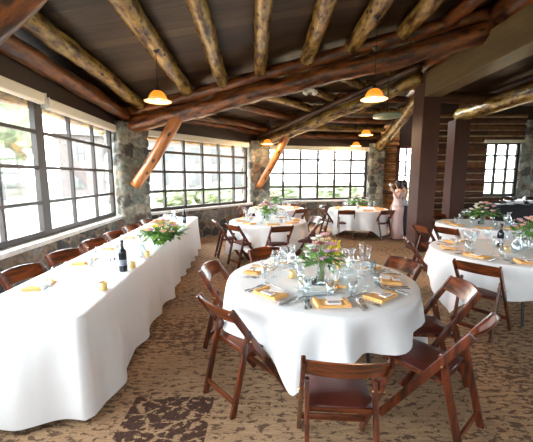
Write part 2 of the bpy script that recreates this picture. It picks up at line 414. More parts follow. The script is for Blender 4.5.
GREY = [(.08, .08, .09), (.14, .14, .14), (.045, .045, .05), (.19, .18, .165), (.10, .105, .10), (.06, .058, .055), (.16, .12, .09)]
PIER = [(.16, .18, .15), (.27, .29, .25), (.09, .095, .085), (.30, .29, .23), (.13, .10, .075), (.19, .21, .19), (.06, .06, .055)]
LOGP = [(.15, .045, .015), (.11, .033, .012), (.20, .07, .02), (.09, .026, .01)]
SILL = .85; WT = 2.74


def unit(a, b): d = Vector(b) - Vector(a); return d.normalized()


def window(name, a, b, z0, z1, cols, zs, label, fw=.045):
    """a->b plan points seen left to right from inside; frame bars and a glass pane"""
    a = Vector((*a, 0)); b = Vector((*b, 0)); L_ = (b - a).length; rz = math.atan2((b - a).y, (b - a).x)
    r = empty(name, label, None, a, rz); del r['label']; st(r, label)
    f = MB()
    for i in range(cols + 1):
        t = .09 if i in (0, cols) else fw
        x = min(max(L_ * i / cols, t / 2), L_ - t / 2)
        f.box((x, 0, (z0 + z1) / 2), (t, .07 if t > .05 else .05, z1 - z0))
    for i, z in enumerate(zs):
        t = .08 if i == 0 else fw
        f.box((L_ / 2, 0, z + (t / 2 if i == 0 else 0)), (L_, .06, t))
    f.build('window_frame', M_winframe, r)
    MB().box((L_ / 2, .005, (z0 + z1) / 2), (L_ - .02, .006, z1 - z0 - .02)).build('pane', M_pane, r)
    return r


ZS = [SILL, 1.33, 1.81, 2.29, 2.72]
# wall line of window 1 runs to (-3.32,7.12), direction (-.064,.998)
def W1(y): return (-3.10 - .064 * (y - 3.7), y)
ys = [7.05, 4.6, 2.15, -.3, -2.75]
for i in range(4):
    window('window_%d' % (i + 1), W1(ys[i + 1]), W1(ys[i]), SILL, WT, 3, ZS, 'gridded dark framed window in the left wall, %s' % ['next to the stone pillar', 'second from the stone pillar', 'third from the pillar', 'fourth from the pillar'][i])
W2a, W2b = (-2.93, 7.65), (-.65, 10.66)
W3a, W3b = (-.05, 11.5), (3.75, 12.3)
window('window_5', W2a, W2b, SILL, WT, 6, ZS, 'six column gridded window in the angled middle wall', .06)
window('window_6', W3a, W3b, SILL, WT, 6, ZS, 'six column gridded window in the far wall', .075)


def off(a, b, s, d):      # point on a->b side shift: d metres towards the room (right of travel)
    u = unit((*a, 0), (*b, 0)); return (a[0] + u.y * d + u.x * s, a[1] - u.x * d + u.y * s)


def lowwall(name, a, b, seed, label):
    A = off(a, b, 0, .14); B = off(b, (b[0] * 2 - a[0], b[1] * 2 - a[1]), 0, .14)
    sheet(name, [B, A], 0, .79, 'stone', seed, label, cell=.30, palette=GREY, amp=.05)
    # ledge
    m = MB(); a2, b2 = off(a, b, 0, -.06), off(b, (b[0] * 2 - a[0], b[1] * 2 - a[1]), 0, -.06); a3, b3 = off(a, b, 0, .20), off(b, (b[0] * 2 - a[0], b[1] * 2 - a[1]), 0, .20)
    k = 40; P = []
    for i in range(k + 1):
        t = i / k; P.append((a3[0] + (b3[0] - a3[0]) * t + .012 * noise.noise((i * .9, seed, 0)), a3[1] + (b3[1] - a3[1]) * t + .012 * noise.noise((i * .9, seed, 5))))
    m.prism(P + [b2, a2], .785, .845)
    st(m.build('trim_%d' % (seed % 10), M_sill, bevel=.008), 'pale ledge on top of ' + label)


lowwall('wall_left', W1(-3), W1(7.25), 11, 'low grey stone wall under the left windows')
lowwall('wall_middle', (-3.0, 7.56), (-.60, 10.73), 12, 'low grey stone wall under the middle windows')
lowwall('wall_far', (-.15, 11.48), (3.85, 12.32), 13, 'low grey stone wall under the far windows')


def pier(name, c, w_, d_, rz, z1, seed, label):
    pts = []
    for x, y in ((-w_ / 2, d_ / 2), (-w_ / 2, -d_ / 2), (w_ / 2, -d_ / 2), (w_ / 2, d_ / 2), (-w_ / 2, d_ / 2)):
        pts.append((c[0] + x * math.cos(rz) - y * math.sin(rz), c[1] + x * math.sin(rz) + y * math.cos(rz)))
    return sheet(name, pts[::-1], 0, z1, 'stone', seed, label, cell=.27, palette=PIER, amp=.06, du=.035)


pier('stone_pillar', (-3.16, 7.46), .62, .62, math.radians(52), 2.85, 21, 'round stone rubble pillar between the left and middle windows')
pier('stone_pillar', (-.36, 11.12), .66, .62, math.radians(33), 2.85, 22, 'stone rubble pillar between the middle and far windows')
pier('stone_pillar', (4.06, 12.42), .5, .55, math.radians(5), 2.9, 23, 'stone rubble pillar right of the far windows')


def header(name, a, b, label, z0=2.74, z1=3.3, th=.2):
    a = Vector((*a, 0)); b = Vector((*b, 0)); m = MB(); c = (a + b) / 2
    m.box((c.x, c.y, (z0 + z1) / 2), ((b - a).length, th, z1 - z0), math.atan2((b - a).y, (b - a).x)); return st(m.build(name, M_dark), label)


header('trim_21', W1(-3), W1(7.4), 'dark wood header above the left windows')
header('trim_22', (-3.2, 7.35), (-.4, 11.0), 'dark wood header above the middle windows')
header('trim_23', (-.3, 11.45), (4.2, 12.40), 'dark wood header above the far windows')


def blind(a, b, label, z=2.66, inset=.12, grp='rolled blinds'):
    A = Vector((*a, 0)); B = Vector((*b, 0)); u = (B - A).normalized(); n = Vector((u.y, -u.x, 0)); L_ = (B - A).length
    r = empty('roller_blind', label, 'blind', A + n * inset + Vector((0, 0, z)), math.atan2(u.y, u.x), grp)
    MB().prism([(0, .05), (0, -.05), (L_, -.05), (L_, .05)], -.04, .10).build('blind_box', M_blind, r, bevel=.02)
    MB().box((L_ / 2, .01, -.035), (L_ - .04, .02, .03)).build('bottom_bar', M_white, r)
    for x in (.005, L_ - .005): MB().box((x, 0, .03), (.012, .125, .14)).build('end_cap', M_white, r)


blind(W1(4.63), W1(7.02), 'cream rolled blind above the window beside the first stone pillar')
blind(W1(2.2), W1(4.57), 'cream rolled blind at the left edge, nearest the camera', z=2.70)
blind(off(W2a, W2b, .15, 0), off(W2a, W2b, 3.7, 0), 'cream rolled blind above the angled middle window')
blind(off(W3a, W3b, .05, 0), off(W3a, W3b, 3.85, 0), 'cream rolled blind above the far window')

# annex walls (logs), far right
sheet('wall_back', [(5.0, 12.6), (4.3, 12.6)][::1], 0, 3.6, 'log', 31, 'stacked log wall beside the far stone pillar', cell=.2, palette=[(.42, .19, .06), (.35, .14, .045)], amp=.07)
sheet('wall_back', [(7.2, 12.6), (5.85, 12.6)], 0, 3.6, 'log', 32, 'stacked log wall behind the brown post', cell=.2, palette=LOGP, amp=.07)
d1 = empty('door_1', None, None, (4.98, 12.55, 0)); st(d1, 'glazed door in the far log wall')
mm = MB()
for x in (0.0, .9): mm.box((x, 0, 1.42), (.13, .12, 2.84))
mm.box((.45, 0, 2.8), (1.0, .12, .1)); mm.box((.45, 0, .12), (.9, .06, .2))
mm.build('door_frame', M_post, d1)
mm = MB()
for x in (.32, .59): mm.box((x, 0, 1.5), (.06, .04, 2.6))
for z in (.75, 1.25, 1.75, 2.25): mm.box((.45, 0, z), (.8, .04, .06))
mm.build('muntin', M_winframe, d1)
MB().box((.45, .01, 1.5), (.8, .006, 2.55)).build('pane', M_pane, d1)
header('trim_24', (4.2, 12.65), (7.3, 12.65), 'dark header above the glazed door', 2.86, 3.8, .12)

# annex back wall at y=11
AX0, AX1 = 5.7, 7.25
sheet('wall_right_back', [(AX1, 11.0), (5.6, 11.0)], 0, 3.7, 'log', 33, 'red brown stacked log wall with pale chinking', cell=.2, palette=LOGP, amp=.08)
sheet('wall_right_back', [(8.5, 11.0), (AX1, 11.0)], 0, 1.04, 'log', 34, 'stacked log wall under the right window', cell=.2, palette=LOGP, amp=.08)
sheet('wall_right_back', [(8.5, 11.0), (AX1, 11.0)], 2.8, 3.7, 'log', 35, 'stacked log wall above the right window', cell=.2, palette=LOGP, amp=.08)
sheet('wall_right_side', [(5.6, 10.95), (5.6, 12.7)], 0, 3.7, 'log', 36, 'short log return wall', cell=.2, palette=LOGP, amp=.06)
window('window_7', (AX1, 11.05), (8.42, 11.05), 1.04, 2.8, 3, [1.04, 1.5, 1.94, 2.38, 2.77], 'gridded window in the log wall at the right', .065)
MB().box((7.83, 10.93, 2.84), (1.35, .16, .09)).build('trim_25', M_blind); st(bpy.data.objects['trim_25'], 'cream lintel above the right window')
pier('stone_pillar', (8.66, 10.95), .34, .3, 0, 3.5, 24, 'narrow stone pillar right of the right window')
MB().box((10.8, 10.9, 1.85), (3.9, .2, 3.7)).build('wall_right_panel', M_post); st(bpy.data.objects['wall_right_panel'], 'dark brown panelled wall at the right edge')
# right and rear of the room, with windows letting in the daylight
MB().box((12.7, 10.9, 1.5), (.2, .2, 3.0)).build('trim_26', M_post); st(bpy.data.objects['trim_26'])
for i, y0 in enumerate((-2.5, 1.0, 4.5, 8.0)):
    MB().box((12.7, y0 - .35, 1.9), (.3, .7, 3.8)).build('wall_right', M_dark); st(bpy.data.objects[('wall_right' if i == 0 else 'wall_right.%03d' % i)], 'wall between right windows')
    window('window_%d' % (8 + i), (12.7, y0 + 2.8), (12.7, y0), .85, 2.9, 4, [.85, 1.35, 1.85, 2.35, 2.86], 'gridded window in the unseen right wall')
MB().box((12.7, 4.2, .42), (.3, 14.2, .84)).build('wall_right_low', M_dark); st(bpy.data.objects['wall_right_low'])
MB().box((12.7, 4.2, 3.4), (.3, 14.2, .9)).build('wall_right_top', M_dark); st(bpy.data.objects['wall_right_top'])
for i, x0 in enumerate((-2.0, 2.5)):
    window('window_%d' % (12 + i), (x0 + 2.7, -3.0), (x0, -3.0), .9, 2.7, 4, [.9, 1.35, 1.8, 2.25, 2.66], 'gridded window in the unseen rear wall')
    MB().box((x0 - .9, -3.0, 1.9), (1.8, .25, 3.8)).build('wall_rear_%d' % i, M_dark); st(bpy.data.objects['wall_rear_%d' % i])
MB().box((9.0, -3.0, 1.9), (7.5, .25, 3.8)).build('wall_rear_3', M_dark); st(bpy.data.objects['wall_rear_3'])
MB().box((5, -3.0, .45), (15.6, .24, .9)).build('wall_rear_low', M_dark); st(bpy.data.objects['wall_rear_low'])
MB().box((5, -3.0, 3.85), (15.6, .24, 2.3)).build('wall_rear_top', M_dark); st(bpy.data.objects['wall_rear_top'])

# posts and box beam
for _i, (_x, _y, _w) in enumerate([(9.2, 11.15, 7.4), (8.6, 12.8, 9.2)]):
    MB().box((_x, _y, 4.1), (_w, .15, 1.1)).build('trim_%d' % (31 + _i), M_dark); st(bpy.data.objects['trim_%d' % (31 + _i)], 'dark boards above the log wall')
MB().box((12.7, 12.0, 2.2), (.3, 2.0, 4.4)).build('trim_33', M_dark); st(bpy.data.objects['trim_33'], 'dark boards at the end of the right wall')
MB().box((3.54, 7.45, 1.94), (.38, .5, 3.88)).build('post', M_post, bevel=.01); st(bpy.data.objects['post'], 'square brown painted post at the end of the big beam')
MB().box((5.52, 9.6, 1.64), (.42, .4, 3.28)).build('post.001', M_post, bevel=.01)
st(bpy.data.objects['post.001'], 'square brown painted post in front of the right log wall')
bo = MB().box((0, 0, 5.1), (.5, .36, 10.2)).build('beam', M_boxbeam, bevel=.01)
bo.location = (3.54, 7.3, 3.62); bo.rotation_euler = (PI / 2, 0, 0)
bo.data.transform(Matrix.Rotation(PI / 2, 4, 'Z')); st(bo, 'big square brown beam running from the post over the room')
log('ceiling_beam', (5.65, 9.8, 3.46), (5.65, -2.9, 3.46), .2, M_log, 'heavy log beam above the right log wall', seed=40)
log('ridge_beam', (3.62, 7.6, 4.14), (3.62, -2.9, 4.14), .24, M_logred, 'reddish ridge log on top of the big square beam', seed=41)

# principals (radiating logs) and purlins
K1 = Vector((-3.2, 7.4, 0)); D1 = Vector((.957, -.288, 0))
K2 = Vector((-.35, 11.2, 0)); E2 = Vector((3.4, 7.32, 0)); D2 = (E2 - K2).normalized(); L2 = (E2 - K2).length
K3 = Vector((4.15, 12.5, 0)); E3 = Vector((3.75, 7.7, 0)); D3 = (E3 - K3).normalized(); L3 = (E3 - K3).length
def P1(t, dz=0): v = K1 + D1 * t; v.z = 2.75 + .165 * t + dz; return v
def P2(t, dz=0): v = K2 + D2 * t; v.z = 2.70 + .205 * t + dz; return v
def P3(t, dz=0): v = K3 + D3 * t; v.z = 2.70 + .235 * t + dz; return v
log('ceiling_beam', P1(.1), P1(6.98), .17, M_logred, 'big sloping log rafter from the first stone pillar up to the ridge', taper=.95, seed=1, bumpy=.2)
log('ceiling_beam', P1(-.1, .28), P1(6.9, .30), .12, M_logred, 'thinner log lying along the top of the first big rafter', taper=1, seed=2)
log('ceiling_beam', P2(.1), P2(L2 - .05), .16, M_log, 'sloping log rafter from the second stone pillar up to the brown post', seed=3)
log('ceiling_beam', P2(0, .26), P2(L2 - .1, .28), .11, M_logdark, 'thinner log on top of the second rafter', seed=4)
log('ceiling_beam', P3(0), P3(L3), .16, M_log, 'sloping log rafter from the far right stone pillar', seed=5)
log('brace', PY(136, 186, 7.12), tuple(P1(1.45, -.02)), .115, M_brace, 'orange diagonal log brace on the first stone pillar', seed=6, taper=1.1)
log('brace', PY(259, 187, 10.75), tuple(P2(1.45, -.02)), .115, M_brace, 'orange diagonal log brace on the second stone pillar', seed=8, taper=1.1)
# brace and log end of the bay nearest the camera, top left corner
log('brace', PY(-130, 128, 2.5), PY(70, -55, 2.5), .14, M_logred, 'reddish log crossing the top left corner of the view', seed=9, taper=1.0)
TS = [.18, .56, 1.67, 2.45, 3.24, 4.11, 4.89, 5.69, 6.37]
def RZ(t): return 3.12 + .16 * t
DIR1 = Vector((-.022, 1, -.055))
A_ = []; B_ = []
for i, t in enumerate(TS):
    a = P1(t); a.z = RZ(t) - (.15 if i == 0 else 0); b = a - DIR1 * (a.y + 3.0)
    log('purlin_beam', a, b, [.13, .12, .125, .12, .11, .125, .13, .13, .13][i], [M_logred, M_log, M_log, M_log, M_log, M_log, M_log, M_log, M_logred][i],
        'round ceiling log running towards the camera, %s from the left wall' % ['first', 'second', 'third', 'fourth', 'fifth', 'sixth', 'seventh', 'eighth', 'ninth'][i], seed=50 + i, taper=1.12, bumpy=.17)
def ceil_strip(name, A, B, m, label):
    mb = MB(); n = len(A); mb.add([tuple(v) for v in A + B], [(i, i + 1, n + i + 1, n + i) for i in range(n - 1)]); mb.add([tuple(Vector(v) + Vector((0, 0, .12))) for v in A + B], [(i, n + i, n + i + 1, i + 1) for i in range(n - 1)])
    return st(mb.build(name, m), label)
TT = [-1.0] + TS + [7.2]
A_ = []; B_ = []
for t in TT:
    a = P1(t); a.z = RZ(t) + .13; A_.append(a); B_.append(a - DIR1 * (a.y + 3.3))
ceil_strip('ceiling', A_, B_, M_ceil, 'board ceiling of the nearest bay')
# bay 2
d2w = Vector((.605, .797, 0)); nrm = Vector((-D2.y, D2.x, 0)); A_ = []; B_ = []
for i, t in enumerate([-1.0] + TS[:8] + [7.2]):
    a = P1(t); s_ = (K2 - a).dot(nrm) / d2w.dot(nrm); b = a + d2w * s_; tt = (b - K2).dot(D2)
    b.z = P2(tt).z + .40; a.z = RZ(t)
    if t > 7: b = P2(L2 + .3); b.z += .4
    A_.append(a + Vector((0, 0, .13))); B_.append(b + Vector((0, 0, .13)))
    if 0 < i < 9 and s_ > .3: log('purlin_beam', a, b, .105, M_logred if i < 4 else M_log, 'round ceiling log in the middle bay, %s from the angled windows' % ['', 'first', 'second', 'third', 'fourth', 'fifth', 'sixth', 'seventh', 'eighth'][i], seed=70 + i, bumpy=.15)
o = ceil_strip('ceiling', A_, B_, M_ceil, 'board ceiling of the middle bay')
# bay 3
d3w = Vector((.973, .23, 0)).normalized(); n3 = Vector((-D3.y, D3.x, 0)); A_ = []; B_ = []
for i, t in enumerate([-.8, 0, .8, 1.6, 2.4, 3.2, 4.0, 4.7, 5.6]):
    a = P2(t); s_ = (K3 - a).dot(n3) / d3w.dot(n3); b = a + d3w * s_; tt = (b - K3).dot(D3); b.z = P3(tt).z + .36; a.z = P2(t).z + .4
    if t > 5: b = P3(L3); b.z += .4
    A_.append(a + Vector((0, 0, .13))); B_.append(b + Vector((0, 0, .13)))
    if 0 < i < 8: log('purlin_beam', a, b, .10, M_logred if i % 2 else M_log, 'round ceiling log in the far bay, %s from the far windows' % ['', 'first', 'second', 'third', 'fourth', 'fifth', 'sixth', 'seventh'][i], seed=80 + i, bumpy=.15)
ceil_strip('ceiling', A_, B_, M_ceil, 'board ceiling of the far bay')
ceil_strip('ceiling', [Vector((3.3, 13.2, 4.45)), Vector((13.2, 13.2, 3.75))], [Vector((3.3, -3.4, 4.45)), Vector((13.2, -3.4, 3.75))], M_ceilx, 'board ceiling over the right side room')
for i, (x, z) in enumerate([(4.35, 4.18), (5.0, 4.12), (6.4, 4.02), (7.3, 3.98)]):
    log('purlin_beam', (x, 12.5, z), (x, -2.9, z), .12, M_log if i % 2 else M_logdark, 'round ceiling log over the right side room, %s from the big beam' % ['first', 'second', 'third', 'fourth'][i], seed=90 + i)
log('ceiling_beam', (3.8, 8.6, 3.7), (12, 8.6, 3.55), .16, M_logdark, 'cross log over the right side room', seed=97)
# eave outside the left windows
for nm, a, b in (('left', W1(-3), W1(7.6)), ('middle', (-3.6, 7.6), (-.9, 11.3))):
    a_, b_ = Vector((*a, 2.95)), Vector((*b, 2.95)); u = (b_ - a_).normalized(); n_ = Vector((-u.y, u.x, 0)); m = MB()
    q = [a_, b_, b_ + n_ * .5 - Vector((0, 0, .1)), a_ + n_ * .5 - Vector((0, 0, .1))]
    m.add([tuple(p) for p in q] + [tuple(p + Vector((0, 0, .1))) for p in q], [(0, 1, 2, 3), (7, 6, 5, 4), (0, 4, 5, 1), (1, 5, 6, 2), (2, 6, 7, 3), (3, 7, 4, 0)])
    st(m.build('eave_panel', M_ceil), 'board eave outside the %s windows' % nm)
    log('eave_beam', a_ + n_ * .35 - Vector((0, 0, .18)), b_ + n_ * .35 - Vector((0, 0, .18)), .12, M_log, 'log under the eave outside the %s windows' % nm, seed=99)

# ------------------------------------------------------------------ outside
M_lawn = flat('lawn', (.105, .12, .055), .95, var=.3, bs=3)
M_gravel = flat('pale_gravel', (.20, .195, .19), .95, var=.1, bs=9)
M_bldg = flat('pale_render', (.21, .185, .18), .9)
M_bwin = flat('house_window', (.12, .12, .125), .3)
M_roof = flat('house_roof', (.16, .145, .14), .8)
st(MB().box((0, 0, -.25), (260, 260, .1)).build('ground', M_lawn), 'pale green lawn outside')
st(MB().box((-14, 22, -.19), (12, 70, .04), .25).build('path', M_gravel), 'pale gravel drive outside the left windows')


def house(x, y, rz, L_, h, cols, label, group=None):
    r = empty('house', label, 'building', (x, y, -.2), rz, group)
    MB().box((0, 0, h / 2), (L_, 5, h)).build('wall', M_bldg, r)
    MB().add([(-L_ / 2 - .4, -2.9, h), (L_ / 2 + .4, -2.9, h), (L_ / 2 + .4, 2.9, h), (-L_ / 2 - .4, 2.9, h), (-L_ / 2, 0, h + 1.8), (L_ / 2, 0, h + 1.8)], [(0, 1, 5, 4), (2, 3, 4, 5), (0, 4, 3), (1, 2, 5), (0, 3, 2, 1)]).build('roof', M_roof, r)
    for i in range(cols):
        for z in ((1.6, 4.3) if h > 4 else (1.6,)):
            for sd in (-1, 1):
                f_ = MB().box((-L_ / 2 + L_ * (i + .5) / cols, sd * 2.52, z), (1.3, .1, 1.6)).build('window', M_bwin, r)
    return r


house(-30, 24, 1.35, 22, 5.6, 7, 'pale two storey house seen through the left windows')
house(-12, 38, .55, 20, 5.8, 7, 'pale two storey house seen through the angled middle windows')
M_tree = flat('tree_foliage', (.15, .18, .10), .9, var=.4, bs=2)


def blob(c, r, sc, seed, n=24, m_=16):
    vs = []
    for i in range(m_ + 1):
        for k in range(n):
            a, b = PI * i / m_, 2 * PI * k / n; d = Vector((math.sin(a) * math.cos(b), math.sin(a) * math.sin(b), -math.cos(a)))
            q = r * (1 + .28 * noise.noise(d * 2.2 + Vector((seed, 0, 0))) + .14 * noise.noise(d * 7 + Vector((seed, 0, 0))))
            vs.append((c[0] + d.x * q * sc[0], c[1] + d.y * q * sc[1], c[2] + d.z * q * sc[2]))
    return vs, [(i * n + k, i * n + (k + 1) % n, (i + 1) * n + (k + 1) % n, (i + 1) * n + k) for i in range(m_) for k in range(n)]


def tree(x, y, h, r, seed, label, name='tree', cat='tree', group=None):
    t = empty(name, label, cat, (x, y, -.2), 0, group)
    if name == 'tree': MB().tube([(0, 0, 0), (.1, 0, h * .5), (0, .1, h * .8)], [.2, .15, .1]).build('trunk', M_bwin, t)
    MB().add(*blob((0, 0, h * (.68 if name == 'tree' else .45)), r, (1, 1, h / r * (.34 if name == 'tree' else .5)), seed)).build('foliage', M_tree, t)


tree(-19, 20, 7.5, 3, 1, 'round green tree outside, left of the first stone pillar')
tree(-21, 26, 8, 2.5, 2, 'green tree outside the left windows, beside the pale house')
tree(-5.6, 20, 1.5, 1.1, 3, 'low green shrub outside the angled middle windows, left one', 'shrub', 'shrub')
tree(-3.4, 21, 1.6, 1.2, 4, 'low green shrub outside the angled middle windows, right one', 'shrub', 'shrub')
tree(5.2, 24, 1.7, 1.5, 5, 'low green shrub outside the far windows, right of the middle', 'shrub', 'shrub')
tree(1.2, 26, 1.3, 1.6, 6, 'low green shrub outside the far windows, left of the middle', 'shrub', 'shrub')

# ------------------------------------------------------------------ pendant lamps
def glow(name, col, s):
    m, nt, p = mat(name); p.inputs['Base Color'].default_value = (*col, 1); p.inputs['Emission Color'].default_value = (*col, 1); p.inputs['Emission Strength'].default_value = s; p.inputs['Roughness'].default_value = .3; return m


M_shade = glow('amber_glass', (1.0, .27, .02), .085)
M_rim = glow('amber_rim', (1.0, .38, .14), .085)
M_bulb = glow('bulb', (1, .93, .75), 2.5)


def make_lamp():
    r = empty('pendant_lamp', 'x', 'lamp')
    MB().lathe([(.03, .135), (.06, .13), (.095, .10), (.118, .06), (.126, .03), (.122, .028), (.09, .095), (.03, .128)], 28).build('lamp_shade', M_shade, r, True)
    MB().lathe([(.126, .03), (.15, .012), (.175, -.002), (.19, -.004), (.188, -.010), (.165, -.006), (.122, .024)], 28).build('shade_rim', M_rim, r, True)
    MB().sph((0, 0, .03), .026, 10, 8).build('bulb', M_bulb, r, True)
    MB().lathe([(0, .20), (.018, .195), (.022, .18), (.034, .165), (.036, .15), (.036, .13), (0, .13)], 12).build('socket', M_blackm, r, True)
    return r


lampP = Proto(make_lamp)
def lamp(x, y, z, top, label):
    o = lampP.put(x, y, z, 0, label, None)
    # cord length differs, so it is its own mesh
    MB().tube([(0, 0, .19), (0, 0, top - z)], .005, 6).build('cord', M_blackm, o)
    MB().lathe([(0, -.05), (.02, -.045), (.05, -.015), (.055, 0), (0, 0)], 14, c=(0, 0, top - z)).build('canopy', M_blackm, o, True)
    l = bpy.data.lights.new('lamp_bulb_light', 'POINT'); l.energy = 1.6; l.color = (1, .72, .42); l.shadow_soft_size = .03
    q = bpy.data.objects.new('lamp_bulb_light', l); C.objects.link(q); q.parent = o; q.location = (0, 0, -.04)


for px, py, y, top, label in ((158, 101, 4.75, 3.42, 'amber glass bell pendant lamp at the left, above the long table'), (374, 99, 4.75, 3.85, 'amber glass bell pendant lamp nearest the brown post'),
                              (366, 135, 8.9, 3.95, 'small amber pendant lamp, middle one right of centre'), (267.5, 144, 10.0, 3.3, 'small amber pendant lamp by the second stone pillar'),
                              (356, 146, 11.2, 3.35, 'smallest amber pendant lamp, in front of the far window')):
    p = PY(px, py, y); lamp(p[0], y, p[2], top, label)
# round ceiling fixture and twin spotlight
p = PY(387, 116, 7.0); r = empty('ceiling_fixture', 'round pale green grey drum fixture hanging under the logs by the brown post', 'light fixture', p)
MB().lathe([(0, .05), (.10, .05), (.12, .03), (.27, .03), (.29, .0), (.27, -.03), (.12, -.04), (.10, -.06), (0, -.06)], 28).build('drum', flat('sage_metal', (.30, .36, .26), .4), r, True)
MB().tube([(0, 0, .05), (0, 0, .75)], .012, 6).build('rod', M_blackm, r)
p = PY(310, 92, 6.1); r = empty('spotlight', 'small white twin spotlight fixed under the big log rafter', 'spotlight', (p[0], p[1], p[2]))
MB().box((0, 0, 0.03), (.16, .06, .05)).build('base', M_white, r, bevel=.01)
for sx in (-1, 1): MB().lathe([(0, -.05), (.03, -.05), (.04, .03), (.0, .05)], 12).xf(Matrix.Translation((sx * .09, -.03, -.02)) @ Matrix.Rotation(sx * .9, 4, 'Y')).build('lamp_head', M_white, r, True)
p = PY(436.5, 150.5, 10.8); r = empty('alarm_box', 'small red and white alarm box on the log wall behind the post', 'alarm', (p[0], 10.86, p[2]))
MB().box((-.03, 0, 0), (.2, .08, .26)).build('box', M_red, r, bevel=.01); MB().box((.03, -.045, .02), (.06, .02, .14)).build('plate', M_white, r)


# ------------------------------------------------------------------ folding chairs
def make_chair():
    """local: faces +y, back at -y"""
    r = empty('folding_chair', 'x', 'chair')
    def slat(z): return .22 - .54 * z / .8
    for sx in (-1, 1):
        x = sx * .211
        m = MB(); m.bar((x, slat(0), 0.0), (x, slat(.80), .80), .024, .052); m.build('leg', M_chair, r, bevel=.007)
        x2 = sx * .182
        m = MB(); m.bar((x2, -.30, 0), (x2, -.155, .585), .024, .045); m.tube([(x2 - .012, -.155, .585), (x2 + .012, -.155, .585)], .0225, 12); m.build('leg', M_chair, r, bevel=.004)
        MB().tube([(x2 - .02, -.17, .545), (x + sx * .02, -.17, .545)], .006, 8).build('bolt', M_brass, r)
    # curved back rail
    m = MB(); n = 12; vs = []
    for i in range(n + 1):
        t = i / n * 2 - 1; x = .20 * t; bow = -.035 * (1 - t * t)
        top = .80 + .012 * (1 - t * t); bot = .685
        for z, dy in ((bot, -.009), (top, -.009), (top, .009), (bot, .009)):
            vs.append((x, slat(z) + bow + dy, z))
    fs = [(i * 4 + k, i * 4 + (k + 1) % 4, (i + 1) * 4 + (k + 1) % 4, (i + 1) * 4 + k) for i in range(n) for k in range(4)] + [(0, 1, 2, 3), (n * 4 + 3, n * 4 + 2, n * 4 + 1, n * 4)]
    m.add(vs, fs).build('backrest', M_railx, r, bevel=.004)
    # seat frame and padded top
    m = MB()
    for sx in (-1, 1): m.box((sx * .165, .03, .425), (.03, .40, .032))
    m.box((0, .215, .425), (.36, .03, .032)); m.box((0, -.155, .425), (.36, .03, .032)); m.build('seat_frame', M_railx, r, bevel=.003)
    m = MB(); k = 8; vs = []
    for i in range(k + 1):
        for j in range(k + 1):
            a, b = i / k * 2 - 1, j / k * 2 - 1; h = .028 * (1 - a ** 6) * (1 - b ** 6)
            vs.append((a * .182, .035 + b * .205, .444 + h))
    fs = [(i * (k + 1) + j, (i + 1) * (k + 1) + j, (i + 1) * (k + 1) + j + 1, i * (k + 1) + j + 1) for i in range(k) for j in range(k)]
    m.add(vs, fs); m.box((0, .035, .442), (.364, .41, .01)); m.build('seat', M_pad, r, True)
    m = MB(); m.bar((-.205, slat(.16), .16), (.205, slat(.16), .16), .04, .018, (0, 0, 1)); m.build('stretcher', M_railx, r, bevel=.003)
    m = MB(); m.bar((-.18, -.275, .10), (.18, -.275, .10), .04, .018, (0, 0, 1)); m.build('stretcher', M_railx, r, bevel=.003)
    return r


M_railx = wood('mahogany_rail', (.035, .007, .003), (.24, .052, .011), rough=.17, knots=False, scale=(2.5, 22, 22), coat=.5)
chairP = Proto(make_chair)
def chair_back(x, y, ang, label, group=None, tilt=0):
    """x,y: where the top rail is; ang: facing direction in degrees"""
    a = math.radians(ang); d = (math.cos(a), math.sin(a)); return chairP.put(x + .33 * d[0], y + .33 * d[1], 0, a - PI / 2, label, group)


# ------------------------------------------------------------------ tables and cloths
def make_round_table():
    r = empty('round_table', 'x', 'table')
    MB().lathe([(0, .748), (.76, .748), (.77, .742), (.77, .73), (.76, .725), (0, .725)], 48).build('tabletop', M_lightwood, r, True)
    for k in range(4):
        a = PI / 4 + k * PI / 2; MB().tube([(.42 * math.cos(a), .42 * math.sin(a), .725), (.52 * math.cos(a), .52 * math.sin(a), 0)], .015, 8).build('leg', M_blackm, r)
    return r


def cloth(pts, hem, label, group, seed, fold=.035, flare=.06, name='tablecloth', ztop=.76, nfold=26, sharp=1.6, top=None):
    """pts: closed list of (x,y,nx,ny,s) perimeter; hem(x,y)-> z"""
    rows = 12; vs = []; n = len(pts); P_ = sum(1 for _ in pts)
    cx_ = sum(p[0] for p in pts) / n; cy_ = sum(p[1] for p in pts) / n
    prof = [(.0, 0, 0), (.012, -.004, 0), (.02, -.016, .02)]
    for i, p in enumerate(pts): vs.append((p[0], p[1], ztop))
    for i, p in enumerate(pts): vs.append((p[0] + p[2] * .010, p[1] + p[3] * .010, ztop - .005))
    for r in range(rows + 1):
        t = r / rows
        for i, p in enumerate(pts):
            hz = hem(p[0], p[1]); z = ztop - .018 + (hz - ztop + .018) * t
            f1 = noise.noise((p[4] * 3.4, seed, t * .5)); f2 = math.sin(p[4] * nfold / 2.0 + 2.5 * noise.noise((p[4] * 1.3, seed + 3, 0)))
            amp = fold * t ** .8
            dd = .015 + flare * t + amp * (f1 * .7 + .5 * f2 * abs(f2) ** .2) + .006 * noise.noise((p[4] * 9, z * 5, seed))
            vs.append((p[0] + p[2] * dd, p[1] + p[3] * dd, z))
    R = rows + 3
    fs = [(r * n + i, r * n + (i + 1) % n, (r + 1) * n + (i + 1) % n, (r + 1) * n + i) for r in range(R - 1) for i in range(n)]
    c0 = len(vs)
    # top surface as concentric shrink rings with slight creases
    prev = 0
    for q in (.9, .7, .45, .2):
        b = len(vs)
        for p in pts: x, y = cx_ + (p[0] - cx_) * q, cy_ + (p[1] - cy_) * q; vs.append((x, y, ztop + .0015 * noise.noise((x * 5, y * 5, seed))))
        fs += [(prev + i, b + i, b + (i + 1) % n, prev + (i + 1) % n) for i in range(n)]; prev = b
    fs.append(tuple(prev + i for i in range(n)))
    o = MB().add(vs, fs).build(name, M_cloth, smooth=True); return tag(o, label, 'tablecloth', group)


